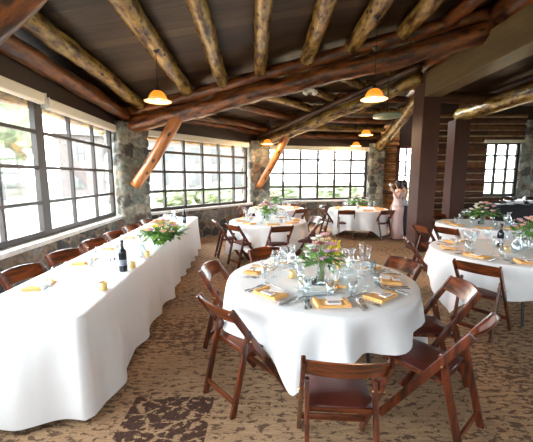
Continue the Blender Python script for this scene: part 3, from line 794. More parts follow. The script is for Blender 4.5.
def round_cloth(cx_, cy_, r, hemf, label, group, seed, n=240, **k):
    pts = [(cx_ + r * math.cos(2 * PI * i / n), cy_ + r * math.sin(2 * PI * i / n), math.cos(2 * PI * i / n), math.sin(2 * PI * i / n), 2 * PI * r * i / n) for i in range(n)]
    def hem(x, y): return hemf(math.degrees(math.atan2(y - cy_, x - cx_)))
    return cloth(pts, hem, label, group, seed, **k)


def squarehem(a0, base=.47, low=.10):
    """square cloth on a round top: corners at a0 + 90k hang lowest"""
    def f(d):
        q = ((d - a0 + 45) % 90) - 45; return base - (base - low) * max(0, 1 - abs(q) / 26) ** 1.25
    return f


TP = Proto(make_round_table)
T1 = (.49, 2.9); RT = .83
TABLES = [  # name, centre, radius, cloth label, corner azimuth
    ('near', T1[0], T1[1], .83, 'white cloth on the nearest round table', -110),
    ('mid', .03, 6.85, .80, 'white cloth on the round table before the angled windows', -80),
    ('right', 3.0, 4.02, .83, 'white cloth on the round table cut by the right edge', 200),
    ('post', 4.25, 6.35, .80, 'white cloth on the round table right of the brown post', 200),
    ('far', 2.68, 9.45, .83, 'white cloth on the far round table beside the standing people', -60),
    ('back', .30, 9.75, .80, 'white cloth on the rearmost round table by the second stone pillar', -45)]
TN = {'near': 'nearest round table', 'mid': 'angled window table', 'right': 'right edge table', 'post': 'brown post table',
      'far': "standing people's table", 'back': 'rearmost table'}
for i, (k, x, y, r, lab, a0) in enumerate(TABLES):
    o = TP.put(x, y, 0, .3 * i, 'round folding table under ' + lab, 'round banquet tables')
    if r > .81: o.scale = (1.03, 1.03, 1)
    if k == 'near': hf = squarehem(-110, .47, .20)
    else: hf = squarehem(a0, .26 if k != 'right' else .40, .05)
    round_cloth(x, y, r, hf, lab, 'white round tablecloths', 3 + i, fold=.10, flare=.05)

# long banquet table: three folding tables end to end
LA, LB = Vector((-1.24, 2.08)), Vector((-1.62, 7.55)); LU = (LB - LA).normalized(); LN = Vector((-LU.y, LU.x)); LW = .84
def LP(s, t): q = LA + LU * s + LN * t; return (q.x, q.y)     # s along, t across to the left
LANG = math.atan2(LU.y, LU.x)
def make_long():
    r = empty('folding_table', 'x', 'table')
    MB().box((.9, 0, .735), (1.79, .80, .03)).build('tabletop', M_lightwood, r, bevel=.005)
    for x in (.2, 1.6):
        for y in (-.32, .32): MB().tube([(x, y, .72), (x, y, 0)], .015, 8).build('leg', M_blackm, r)
    return r
FT = Proto(make_long)
for i, nm in enumerate(('front end, nearest the camera', 'middle', 'far end')):
    x, y = LP(.02 + 1.82 * i, LW / 2); FT.put(x, y, 0, LANG, 'folding table under the white cloths, %s of the long row' % nm, 'folding tables of the long row')


def rect_cloth(s0, s1, hemf, label, seed, ztop=.76, wd=0, rc=.03, **k):
    pts = []; s = 0; c = [(s0, -wd), (s0, LW + wd), (s1, LW + wd), (s1, -wd)]
    segs = [((s0, LW - rc + wd), (s0, rc - wd), (-1, 0)), ((s0 + rc, -wd), (s1 - rc, -wd), (0, -1)), ((s1, rc - wd), (s1, LW - rc + wd), (1, 0)), ((s1 - rc, LW + wd), (s0 + rc, LW + wd), (0, 1))]
    for a, b, nn in segs:
        L_ = math.dist(a, b); q = max(2, int(L_ / .022))
        for i in range(q + 1):
            t = i / q; e = min(t, 1 - t) * L_; u_, v_ = a[0] + (b[0] - a[0]) * t, a[1] + (b[1] - a[1]) * t
            # normals turn towards the corner
            tw = max(0, 1 - e / .10) * .7; tx, ty = (b[0] - a[0]) / L_, (b[1] - a[1]) / L_; sg = -1 if t < .5 else 1
            nx, ny = nn[0] + tx * sg * tw, nn[1] + ty * sg * tw
            if tw: l = math.hypot(nx, ny); nx, ny = nx / l * (1 + .25 * tw), ny / l * (1 + .25 * tw)
            x, y = LP(u_, v_); pts.append((x, y, LU.x * nx + LN.x * ny, LU.y * nx + LN.y * ny, s + L_ * t))
        s += L_
    return cloth(pts, hemf, label, 'white cloths on the long table', seed, ztop=ztop, **k)


def hem1(x, y): return .035 + .03 * noise.noise((x * 3, y * 3, 1))
rect_cloth(-.02, 2.55, hem1, 'white cloth over the near end of the long banquet table', 31, fold=.085, flare=.06, nfold=14)
rect_cloth(2.5, 5.52, hem1, 'white cloth over the far end of the long banquet table', 32, ztop=.757, fold=.08, flare=.05, nfold=26)

# ------------------------------------------------------------------ chairs around
def ch(x, y, ang, label, g='folding chairs'): return chair_back(x, y, ang, label, g)
G1 = 'folding chairs around the nearest round table'
ch(.39, 1.45, 86, 'mahogany folding chair, back to the camera, at the bottom edge of the view', G1)
ch(-.38, 2.19, 41, 'mahogany folding chair at the near left of the nearest round table', G1)
ch(-.60, 3.20, -12, 'mahogany folding chair at the left of the nearest table, behind another chair', G1)
ch(-.03, 3.97, -63, 'mahogany folding chair at the far left of the nearest table, mostly hidden by the cloth', G1)
ch(1.50, 3.40, 202, 'folding chair with shiny pale back rail at the far right of the nearest table', G1)
ch(1.66, 2.60, 175, 'folding chair right of the nearest table with a pale glare on its back rail', G1)
ch(1.33, 1.85, 131, 'large folding chair in the lower right corner, oxblood seat pulled out from the nearest table', G1)
G2 = 'folding chairs around the table at the right edge'
ch(2.14, 3.24, 38, 'folding chair with orange brown back rail at the near left of the right edge table', G2)
ch(2.02, 4.62, -18, 'folding chair seen side on between the nearest table and the right edge table', G2)
G3 = 'folding chairs around the table right of the brown post'
ch(3.12, 5.62, 28, 'folding chair with glowing orange rail between the two right hand tables', G3)
ch(2.78, 5.85, 8, 'folding chair seen side on just in front of the brown post', G3)
ch(4.9, 7.35, -120, 'folding chair behind the table right of the brown post', G3)
ch(4.05, 7.7, -80, 'folding chair between brown post and log wall', G3)
for i, (yy, aa) in enumerate([(3.09, -12), (3.80, -18), (4.50, -14), (5.16, -13), (5.86, -12), (6.66, -9)]):
    ch(-2.42 - .02 * i, yy, aa, 'folding chair along the window side of the long table, %s' % ['nearest the camera', 'second from the camera', 'third from the camera', 'fourth from the camera', 'fifth from the camera', 'farthest away'][i], 'folding chairs along the long table')
G4 = 'folding chairs around the table before the angled windows'
def around(k, ang, rr, label, g, tw=0):
    x, y, r = [(a[1], a[2], a[3]) for a in TABLES if a[0] == k][0]; a = math.radians(ang)
    return ch(x + (r + rr) * math.cos(a), y + (r + rr) * math.sin(a), ang + 180 + tw, label, g)
around('mid', -76, .30, 'folding chair with its back to the camera before the angled window table', G4, 8)
around('mid', -128, .32, 'folding chair at the near left of the angled window table', G4, -14)
around('mid', -165, .34, 'folding chair at the far left of the angled window table, against the light', G4, 0)
around('mid', 118, .32, 'folding chair behind the angled window table, its orange rail showing above the cloth', G4)
around('mid', -28, .36, 'folding chair at the near right of the angled window table with orange side rail', G4, 12)
around('mid', 14, .34, 'folding chair right of the angled window table with a white glare on its rail', G4)
G5 = 'folding chairs around the table beside the standing people'
around('far', -122, .22, 'folding chair with its back to the camera at the left of the people\'s table', G5, 22)
around('far', -58, .22, 'folding chair with its back to the camera, nearest the standing people', G5, -8)
around('far', 190, .30, 'folding chair seen side on at the left end of the people\'s table', G5)
around('far', 148, .3, 'folding chair behind the left end of the people\'s table', G5)
around('back', -50, .27, 'folding chair at the near right of the rearmost round table', 'folding chairs around the rearmost table')
around('back', 58, .3, 'folding chair behind the rearmost table against the far stone wall', 'folding chairs around the rearmost table')
around('back', 172, .3, 'folding chair left of the rearmost table by the second pillar', 'folding chairs around the rearmost table')

# ------------------------------------------------------------------ tableware
def make_napkin():
    r = MB(); L_, W_ = .25, .165
    def lay(x0, x1, y0, y1, z0, z1, sk=0):
        r.add([(x0, y0, z0), (x1, y0 - sk, z0), (x1, y1 - sk, z0), (x0, y1, z0), (x0, y0, z1), (x1, y0 - sk, z1), (x1, y1 - sk, z1), (x0, y1, z1)], [(0, 3, 2, 1), (4, 5, 6, 7), (0, 1, 5, 4), (1, 2, 6, 5), (2, 3, 7, 6), (3, 0, 4, 7)])
    lay(-.125, .125, -.08, .08, 0, .012); lay(-.12, .12, -.078, .02, .012, .020); lay(-.123, -.09, -.078, .085, .012, .026); lay(.09, .123, -.078, .06, .012, .026)
    o = r.build('napkin', M_napkin, bevel=.005); return tag(o, 'x', 'napkin')
def make_card():
    o = MB().box((0, 0, .0015), (.115, .075, .003)).build('place_card', M_card); return tag(o, 'x', 'card')
def make_favor():
    r = empty('favor_packet', 'x', 'packet'); MB().box((0, 0, .004), (.105, .06, .008)).build('packet', M_card, r, bevel=.002); MB().box((0, 0, .0085), (.085, .042, .001)).build('label_print', M_cardprint, r); return r
def make_fork():
    m = MB(); m.bar((0, -.10, .006), (0, .035, .004), .012, .003); m.bar((0, -.10, .006), (0, -.04, .006), .017, .004)
    m.add([(-.006, .03, .003), (.006, .03, .003), (.014, .05, .005), (-.014, .05, .005), (-.006, .03, .006), (.006, .03, .006), (.014, .05, .008), (-.014, .05, .008)], [(0, 3, 2, 1), (4, 5, 6, 7), (0, 1, 5, 4), (1, 2, 6, 5), (2, 3, 7, 6), (3, 0, 4, 7)])
    for k in range(4): m.bar((-.0115 + k * .0077, .048, .0065), (-.0115 + k * .0077, .10, .010), .0035, .002)
    return tag(m.build('fork', M_steel), 'x', 'fork')
def make_knife():
    r = empty('table_knife', 'x', 'knife')
    m = MB(); m.bar((0, -.115, .006), (0, .0, .006), .016, .008); m.build('handle', M_steel, r, bevel=.002)
    MB().prism([(-.007, 0), (.007, 0), (.010, .08), (.004, .115), (-.007, .118)], .004, .0065).build('blade', M_steel, r); return r
def make_spoon():
    m = MB(); m.bar((0, -.10, .006), (0, .05, .005), .009, .003); m.sph((0, .072, .009), 1, 12, 6, (.017, .026, .006)); return tag(m.build('spoon', M_steel, smooth=True), 'x', 'spoon')
def make_wine():
    r = empty('wine_glass', 'x', 'glass')
    MB().lathe([(.0, .002), (.034, .002), (.034, .004), (.006, .010), (.0035, .02), (.0035, .085)], 16).build('stem', M_glass, r, True)
    MB().lathe([(.0035, .085), (.02, .095), (.035, .12), (.039, .145), (.036, .175), (.031, .20), (.0298, .20), (.0345, .175), (.0375, .145), (.0335, .121), (.018, .098), (0, .09)], 18).build('bowl', M_glass, r, True); return r
def make_tumbler():
    r = empty('water_glass', 'x', 'glass')
    MB().lathe([(0, .003), (.026, .003), (.033, .05), (.036, .13), (.0345, .13), (.031, .05), (.024, .012), (0, .012)], 18).build('body', M_glass, r, True)
    MB().lathe([(0, .013), (.0235, .013), (.0305, .05), (.032, .075), (0, .075)], 16).build('water', M_water, r, True); return r
def make_flute():
    r = empty('champagne_flute', 'x', 'glass')
    MB().lathe([(0, .002), (.031, .002), (.031, .004), (.005, .010), (.0035, .02), (.0035, .07)], 14).build('stem', M_glass, r, True)
    MB().lathe([(.0035, .07), (.016, .085), (.023, .12), (.025, .17), (.023, .22), (.022, .22), (.0237, .17), (.0215, .12), (.0, .08)], 16).build('bowl', M_glass, r, True); return r
def make_votive():
    r = empty('votive_candle', 'x', 'candle holder'); MB().lathe([(0, 0), (.026, 0), (.031, .01), (.032, .065), (.030, .067), (.028, .06), (.026, .015), (0, .012)], 18).build('holder', M_gold, r, True)
    MB().lathe([(0, .013), (.025, .013), (.0255, .04), (0, .042)], 14).build('wax', PET['cream'], r, True); return r
def make_carafe():
    r = empty('carafe', 'x', 'carafe')
    MB().lathe([(0, .004), (.045, .004), (.058, .03), (.062, .07), (.052, .12), (.030, .165), (.026, .19), (.030, .225), (.044, .25), (.0425, .25), (.0285, .225), (.0242, .19), (.028, .165), (.050, .12), (.060, .07), (.056, .03), (0, .009)], 24).build('body', M_glass, r, True)
    MB().lathe([(0, .010), (.055, .03), (.0585, .07), (.049, .12), (.040, .14), (0, .14)], 20).build('water', M_water, r, True); return r
def make_bottle():
    r = empty('wine_bottle', 'x', 'bottle')
    MB().lathe([(0, .0), (.036, .0), (.038, .006), (.038, .185), (.034, .205), (.018, .228), (.0145, .24), (.0145, .295), (.016, .297), (.016, .306), (0, .306)], 24).build('body', M_bottle, r, True)
    MB().lathe([(.0385, .06), (.0386, .12)], 24).build('label_print', M_label, r, True)
    MB().lathe([(.0152, .25), (.0155, .308), (0, .309)], 16).build('capsule', M_blackm, r, True); return r
def make_shaker():
    r = empty('salt_shaker', 'x', 'shaker'); MB().lathe([(0, 0), (.019, 0), (.021, .02), (.016, .06), (0, .06)], 14).build('body', M_glass, r, True)
    MB().lathe([(.017, .058), (.017, .075), (.010, .085), (0, .086)], 14).build('lid', M_steel, r, True); return r
def make_plate():
    o = MB().lathe([(0, .006), (.05, .006), (.08, .016), (.088, .019), (.088, .016), (.055, .0), (0, 0)], 28).build('bread_plate', M_china, smooth=True); return tag(o, 'x', 'plate')
PR = {k: Proto(f) for k, f in dict(napkin=make_napkin, card=make_card, favor=make_favor, fork=make_fork, knife=make_knife, spoon=make_spoon, wine=make_wine, water=make_tumbler, flute=make_flute,
                                   votive=make_votive, carafe=make_carafe, bottle=make_bottle, shaker=make_shaker, plate=make_plate).items()}
TZ = .7615


def setting(cx_, cy_, ang, rad, place, full=2, grp='', z=TZ, jr=None, flip=1):
    """ang: direction from centre to the seat (deg); local x to the diner's right, y inward"""
    rnd = random.Random(int(ang * 7 + cx_ * 31 + cy_ * 17)); a = math.radians(ang); o = Vector((math.cos(a), math.sin(a))); inn = -o; rt = Vector((inn.y, -inn.x)) * flip; rz = math.atan2(inn.y, inn.x) - PI / 2
    def q(r_, t): v = Vector((cx_, cy_)) + o * (rad - r_) + rt * t; return v.x, v.y
    j = lambda s=.01: rnd.uniform(-s, s)
    def P_(k, r_, t, dz, rr, lab, g): x, y = q(r_ + j(.006), t + j(.006)); return PR[k].put(x, y, z + dz, rz + rr, lab + ' at the ' + place, g + ' ' + grp)
    P_('napkin', .20, 0, 0, j(.12), 'folded apricot napkin', 'apricot napkins')
    if full >= 1:
        P_('card', .245, .02, .028, j(.35), 'white place card', 'place cards')
    if full >= 2:
        P_('favor', .165, .0, .0225, j(.1), 'printed favour packet', 'favour packets')
        P_('fork', .19, -.20, 0, j(.08), 'outer steel fork', 'forks'); P_('fork', .205, -.165, 0, j(.08), 'inner steel fork', 'forks')
        P_('knife', .19, .19, 0, PI * 0 + j(.1), 'steel table knife', 'knives')
    if full >= 3: P_('knife', .345, -.12, 0, PI / 2 + j(.3), 'crosswise steel butter knife', 'knives'); P_('spoon', .20, .225, 0, j(.08), 'steel spoon', 'spoons')
    P_('wine', .42, .12, 0, 0, 'clear stemmed wine glass', 'wine glasses')
    P_('water', .36, .19, 0, 0, 'clear water glass', 'water glasses') if full else None
    if full >= 2: P_('flute', .47, .05, 0, 0, 'clear champagne flute', 'champagne flutes')


NEAR = [(-91, 'front'), (-136, 'near left'), (161, 'left'), (119, 'far left'), (72, 'far'), (32, 'far right'), (-9, 'right'), (-51, 'near right')]
for ang, nm in NEAR: setting(T1[0], T1[1], ang, RT, nm + ' place of the nearest round table', 3, 'on the nearest round table')
for k, lst in (('right', [(-150, 'left'), (-105, 'near'), (165, 'far left'), (120, 'far'), (-60, 'right')]), ('post', [(-165, 'left'), (-120, 'near left'), (150, 'far left'), (-75, 'near'), (-30, 'right')])):
    x, y, r = [(a[1], a[2], a[3]) for a in TABLES if a[0] == k][0]
    for ang, nm in lst: setting(x, y, ang, r, nm + ' place of the ' + TN[k], 2 if k == 'right' else 1, 'on the ' + TN[k])
for k in ('mid', 'far', 'back'):
    x, y, r = [(a[1], a[2], a[3]) for a in TABLES if a[0] == k][0]
    for ang, nm in [(-80, 'near'), (-128, 'near left'), (-175, 'left'), (140, 'far left'), (60, 'far right'), (10, 'right'), (-35, 'near right')]:
        setting(x, y, ang, r, nm + ' place of the ' + TN[k], 1 if k == 'mid' else 0, 'on the ' + TN[k])
ORD = ['nearest', 'second', 'third', 'fourth', 'fifth', 'sixth', 'seventh']
for i, s in enumerate([.62, 1.40, 2.1, 2.85, 3.6, 4.35, 5.0]):
    x, y = LP(s, LW / 2); setting(x, y, math.degrees(LANG) + 90, LW / 2, '%s place from the camera on the long table' % ORD[i], 2 if i < 4 else 1, 'on the long table', z=TZ)


def put(k, px, py, lab, g=None, z=.762, rz=0): x, y = PZ(px, py, z); return PR[k].put(x, y, z, rz, lab, g)


# nearest table centre
put('votive', 292, 278, 'gold votive candle holder left of the carafe on the nearest round table', 'votives')
put('votive', 338, 268, 'gold votive candle holder behind the flower vase on the nearest table', 'votives')
put('votive', 301.5, 284, 'gold votive candle holder just left of the flower vase on the nearest table', 'votives')
put('carafe', 291.5, 269, 'water carafe left of the flowers on the nearest round table', 'carafes')
put('carafe', 350.5, 275, 'water carafe right of the flowers on the nearest round table', 'carafes')
x, y = PZ(318, 281, .77); o = MB().lathe([(0, 0), (.105, 0), (.11, .003), (.11, .008), (0, .008)], 32).build('mirror_disc', M_mirror, smooth=False); o.location = (x, y, .762); tag(o, 'round dark mirror under the flower vase on the nearest table', 'mirror')
x, y = PZ(319, 289.5, .76); o = MB().lathe([(0, .006), (.06, .006), (.10, .018), (.11, .02), (.11, .016), (.07, .0), (0, 0)], 32).build('oval_plate', M_china, smooth=True); o.location = (x - .01, y - .03, .762); o.scale = (1, .62, 1); tag(o, 'small oval white plate in front of the flower vase', 'plate')
# wooden card holder and gold loop
x, y = PZ(336, 287, .765); m = MB(); m.bar((-.075, .03, .012), (.075, -.03, .012), .022, .022, (0, 0, 1)); m.bar((-.02, -.07, .012), (.02, .04, .012), .022, .022, (0, 0, 1)); m.bar((-.05, -.01, .03), (-.02, .03, .035), .02, .02, (0, 0, 1))
o = m.build('wooden_cross_stand', M_napkin, bevel=.003); o.location = (x, y, .763); tag(o, 'small pale wooden crossed stand right of the flower vase', 'stand')
x, y = PZ(338, 281, .765); r = empty('table_number_stand', 'tall thin gold stand with an oval openwork loop beside the flowers', 'stand', (x, y, .763))
MB().lathe([(0, 0), (.03, 0), (.03, .006), (.004, .008), (.003, .15)], 16).build('base', M_gold, r, True)
MB().tube([(.0 + .034 * math.sin(t * PI / 10), 0, .215 - .065 * math.cos(t * PI / 10)) for t in range(21)], .004, 6).build('loop', M_gold, r, True)
MB().tube([(-.02, 0, .24), (0, 0, .19), (.02, 0, .24)], .003, 6).build('heart_wire', M_gold, r, True)
for px, py in ((297, 268), (304, 272)): pass
for i, (px, py, k) in enumerate([(283, 266, 'wine'), (361, 262, 'flute'), (368, 266, 'flute'), (275, 270, 'wine'), (372, 275, 'water'), (311, 265, 'wine'), (331, 268, 'wine'), (307, 293, 'water'), (330, 298, 'water')]):
    put(k, px, py, 'extra clear glass on the nearest table, %s' % ['left of the left carafe', 'right of the right carafe', 'second right of the right carafe', 'far left of the left carafe', 'near the right napkins', 'behind the flower vase to the left', 'behind the flower vase to the right', 'lying near the oval plate on the left', 'near the oval plate on the right'][i], 'loose glasses on the nearest table')


def bouquet(x, y, z, scale, cols, label, vase=True, seed=0, hgt=.20, spread=.15, n=16, spikes=0, nleaf=46, low=False, vlabel='clear glass flower vase'):
    rnd = random.Random(seed)
    if vase:
        v = empty('flower_vase', vlabel, 'vase', (x, y, z))
        MB().lathe([(0, .003), (.04, .003), (.046, .012), (.046, .18), (.05, .195), (.048, .195), (.0435, .18), (.0435, .014), (0, .01)], 24).build('body', M_glass, v, True)
        MB().lathe([(0, .0105), (.0425, .014), (.0425, .10), (0, .10)], 20).build('water', M_water, v, True)
    r = empty('flower_arrangement', label, 'flowers', (x, y, z + (.012 if vase else .006))); S = scale
    pts = []
    for i in range(n):
        a = 2 * PI * (i * .618 % 1); q = math.sqrt((i + .5) / n); h = (hgt + (.15 if not low else .10) * (1 - q * q) + rnd.uniform(-.02, .03))
        pts.append((spread * q * math.cos(a) * S, spread * q * math.sin(a) * S * (1.6 if low else 1), h * S))
    m = MB()
    for p in pts: m.tube([(rnd.uniform(-.025, .025), rnd.uniform(-.025, .025), .0), (p[0] * .25, p[1] * .25, p[2] * .55), (p[0], p[1], p[2])], .0028, 5)
    m.build('stems', M_green, r)
    for li, M_ in enumerate((M_leaf, M_leafd)):
        m = MB()
        for i in range(nleaf):
            a = rnd.uniform(0, 2 * PI); q = rnd.uniform(.2, 1.25) * spread * S; h = rnd.uniform(.55, 1.1) * hgt * S + (.02 if not low else 0); L_ = rnd.uniform(.07, .13) * S; W_ = L_ * .30; yl = 1.6 if low else 1
            b = Vector((q * math.cos(a), q * math.sin(a) * yl, h)); d = Vector((math.cos(a + rnd.uniform(-.8, .8)), math.sin(a + rnd.uniform(-.8, .8)), rnd.uniform(-.5, .8))).normalized(); s_ = d.cross(Vector((0, 0, 1))).normalized(); u = s_.cross(d)
            m.add([b, b + d * L_ * .4 + s_ * W_, b + d * L_ - u * L_ * .15, b + d * L_ * .4 - s_ * W_, b + d * L_ * .45 - u * L_ * .06], [(0, 1, 4), (1, 2, 4), (2, 3, 4), (3, 0, 4)])
        m.build('foliage', M_, r, True)
    for i, p in enumerate(pts):
        c = cols[i % len(cols)]; m = MB(); R_ = rnd.uniform(.030, .045) * S
        # rosette of cupped petals
        for ring, (k, rr, tilt) in enumerate(((5, 1.0, .35), (5, .75, .8), (3, .45, 1.2))):
            for t in range(k):
                a = 2 * PI * t / k + ring * .6; d = Vector((math.cos(a), math.sin(a), 0)); s_ = Vector((-d.y, d.x, 0)); up = Vector((0, 0, 1)); o_ = Vector(p)
                tip = o_ + d * R_ * rr * math.cos(tilt) + up * R_ * rr * (math.sin(tilt) + .35); mid = o_ + d * R_ * rr * .75 * math.cos(tilt * .7) + up * R_ * .45
                m.add([o_, mid + s_ * R_ * .5 * rr, tip + s_ * R_ * .22, tip - s_ * R_ * .22, mid - s_ * R_ * .5 * rr, mid - up * R_ * .12], [(0, 1, 5), (1, 2, 3, 5), (3, 4, 5), (4, 0, 5)])
        m.build('bloom', PET[c], r, True)
    for i in range(spikes):
        a = rnd.uniform(-.6, .9); bx, by = .06 + .03 * i * S, rnd.uniform(-.04, .05); m = MB()
        for k in range(60):
            t = k / 60; w_ = .03 * (1 - t) + .004
            m.sph((bx + rnd.uniform(-w_, w_) + .03 * t, by + rnd.uniform(-w_, w_), hgt * S * .95 + .02 + t * .13 * S), .0065, 5, 4)
        m.build('goldenrod_spike', PET['yellow'], r, True)
    return r


x, y = PZ(321, 283, .765); bouquet(x, y, .771, 1.0, ['pink', 'white', 'cream', 'lilac', 'white', 'peach', 'plum', 'pink'], 'bouquet of pink and white blooms with yellow goldenrod in the vase, nearest table', seed=2, hgt=.22, spread=.14, spikes=3, n=20, nleaf=40, vlabel='clear cylinder vase of stems in the middle of the nearest table')
x, y = 3.36, 4.12; bouquet(x, y, .763, 1.0, ['pink', 'peach', 'lilac', 'peach', 'pink'], 'pink and peach bouquet at the right edge of the view', seed=4, hgt=.25, vlabel='clear vase at the right edge of the view', n=14)
x, y = 4.22, 6.30; bouquet(x, y, .763, 1.15, ['peach', 'pink', 'white', 'pink', 'cream'], 'pink and peach bouquet on the table right of the brown post', seed=5, hgt=.19, spread=.2, vlabel='clear vase on the table right of the brown post', n=16)
x, y = .02, 6.8; bouquet(x, y, .763, 1.2, ['pink', 'white', 'peach', 'lilac'], 'pink and white bouquet on the table before the angled windows', seed=6, hgt=.19, spread=.16, vlabel='clear vase on the table before the angled windows', n=14)
x, y = .28, 9.75; bouquet(x, y, .763, 1.3, ['pink', 'pink', 'white'], 'pink bouquet on the rearmost round table', seed=7, hgt=.19, spread=.16, vlabel='clear vase on the rearmost round table', n=12)
x, y = 2.68, 9.45; bouquet(x, y, .763, 1.3, ['peach', 'white', 'pink'], 'peach bouquet on the table beside the standing people', seed=8, hgt=.17, spread=.2, vlabel='clear vase on the table beside the standing people', n=12, nleaf=60)
x, y = PZ(163, 243, .78); b_ = bouquet(x, y, .76, 1.25, ['peach', 'yellow', 'white', 'pink', 'cream', 'peach'], 'low lush arrangement of peach, yellow and white blooms on the long table', vase=False, seed=9, hgt=.15, spread=.155, n=32, nleaf=120, low=True)

# long table pieces
put('bottle', 123.5, 271, 'dark wine bottle on the near half of the long table', 'wine bottles on the long table')
put('bottle', 184.5, 223, 'dark wine bottle at the far end of the long table', 'wine bottles on the long table')
put('votive', 103.5, 290, 'gold votive holder nearest the camera on the long table', 'votives on the long table')
put('votive', 132.5, 268, 'gold votive holder beside the dark bottle on the long table', 'votives on the long table')
put('shaker', 110.5, 267, 'left glass shaker behind the dark bottle on the long table', 'shakers'); put('shaker', 114.5, 265.5, 'right glass shaker behind the dark bottle on the long table', 'shakers')
put('carafe', 141, 257, 'tall water carafe between bottle and flowers on the long table', 'carafes on the long table')
put('plate', 146.5, 257.5, 'small white plate right of the carafe on the long table', 'plates'); put('votive', 147, 256.5, 'small votive on the white plate beside the carafe', 'votives on the long table', z=.772)
put('flute', 165, 226, 'tall flute beyond the flowers on the long table, left one', 'far flutes'); put('carafe', 175, 224, 'water carafe at the far end of the long table', 'carafes on the long table'); put('wine', 169, 225, 'wine glass beyond the flowers on the long table', 'far flutes')
# right tables
put('bottle', 499.5, 247, 'dark wine bottle with pale label on the right edge table', 'wine bottles right'); put('bottle', 480, 224, 'dark bottle on the table right of the brown post', 'wine bottles right')
put('votive', 506.5, 252, 'gold votive holder beside the bottle on the right edge table', 'votives right')
put('carafe', 516, 254, 'water carafe in front of the flowers on the right edge table', 'carafes right')
put('carafe', 523, 250, 'second water carafe at the far right edge of the view', 'carafes right')
put('carafe', 508, 225, 'water carafe right of the flowers on the table by the post', 'carafes right')
put('flute', 505, 246, 'tall flute between bottle and carafe on the right edge table', 'flutes right'); put('wine', 487, 243, 'wine glass left of the dark bottle on the right edge table', 'flutes right')
put('water', 476, 240, 'water glass left of the dark bottle on the right edge table', 'flutes right'); put('wine', 468, 219, 'wine glass at left of the table by the brown post', 'flutes right'); put('wine', 463, 219, 'second wine glass at left of the table by the brown post', 'flutes right')
for i, (px, py) in enumerate([(252, 216), (256, 217), (244, 217), (277, 216), (283, 216), (247, 219)]): put('wine' if i % 2 else 'flute', px, py, 'clear glass on the angled window table, %s from its left side' % ORD[i], 'glasses on the angled window table')
put('bottle', 265.5, 218.5, 'dark bottle beside the flowers on the angled window table', 'bottles mid')
for i, (px, py) in enumerate([(345, 208), (350, 208), (369, 208), (374, 208), (347, 207)]): put('wine', px, py, 'clear glass on the people\'s table, %s from its left side' % ORD[i], 'glasses on the people\'s table', z=.762)

# ------------------------------------------------------------------ serving table at the right
r = empty('serving_table', 'long serving table draped in black cloth below the right window', 'table', (8.3, 9.4, 0))
MB().box((0, 0, .44), (3.6, .75, .86)).build('black_cloth', M_black, r, bevel=.02); MB().box((0, 0, .885), (3.64, .8, .03)).build('tabletop', M_black, r, bevel=.01)
for i, (x, y, s_) in enumerate([(7.05, 9.35, 1), (7.75, 9.4, 1.1), (8.5, 9.4, 1)]):
    r = empty('chafing_dish', 'silver chafing dish on the black serving table, %s from the left' % ORD[i].replace('nearest', 'first'), 'chafing dish', (x, y, .90), 0, 'chafing dishes')
    MB().box((0, 0, .06), (.5 * s_, .32, .08)).build('pan', M_steel, r, bevel=.01)
    MB().tube([(-.24 * s_, 0, .10), (.24 * s_, 0, .10)], .12, 16).build('lid', M_steel, r, True)
    MB().tube([(-.06, -.13, .16), (-.06, -.17, .2), (.06, -.17, .2), (.06, -.13, .16)], .006, 6).build('handle', M_steel, r, True)
for i, x in enumerate((6.62, 6.72)):
    o = MB().lathe([(0, 0), (.08, .0), (.13, .02), (.13, .03), (0, .03)], 20).build('plate_stack', M_china, smooth=True); o.location = (x + i * .16, 9.2, .90); tag(o, ['white plates at the left end of the black serving table', 'second pile of white plates on the black serving table'][i], 'plates')


# ------------------------------------------------------------------ people
M_skin = flat('skin', (.52, .30, .21), .5, var=.05); M_hair = flat('dark_hair', (.018, .012, .010), .35, var=.3, bs=60)
M_pink = flat('blush_satin', (.66, .47, .47), .4, var=.05); M_blue = flat('pale_blue_cloth', (.50, .58, .64), .6); M_navy = flat('dark_skirt', (.03, .035, .05), .7)


def body(name, joints, edges, parent, m=M_skin):
    """one continuous skinned surface"""
    keys = list(joints); me = bpy.data.meshes.new(name); me.from_pydata([joints[k][0] for k in keys], [(keys.index(a), keys.index(b)) for a, b in edges], [])
    o = bpy.data.objects.new(name, me); C.objects.link(o); o.parent = parent
    me.materials.append(m)
    bm = bmesh.new(); bm.from_mesh(me); sl = bm.verts.layers.skin.verify(); bm.verts.ensure_lookup_table()
    for i, k in enumerate(keys):
        rr = joints[k][1]; bm.verts[i][sl].radius = rr if isinstance(rr, tuple) else (rr, rr); bm.verts[i][sl].use_root = (k == 'pelvis')
    bm.to_mesh(me); bm.free()
    o.modifiers.new('skin', 'SKIN').use_smooth_shade = True; s_ = o.modifiers.new('sub', 'SUBSURF'); s_.levels = 1; s_.render_levels = 2
    return o


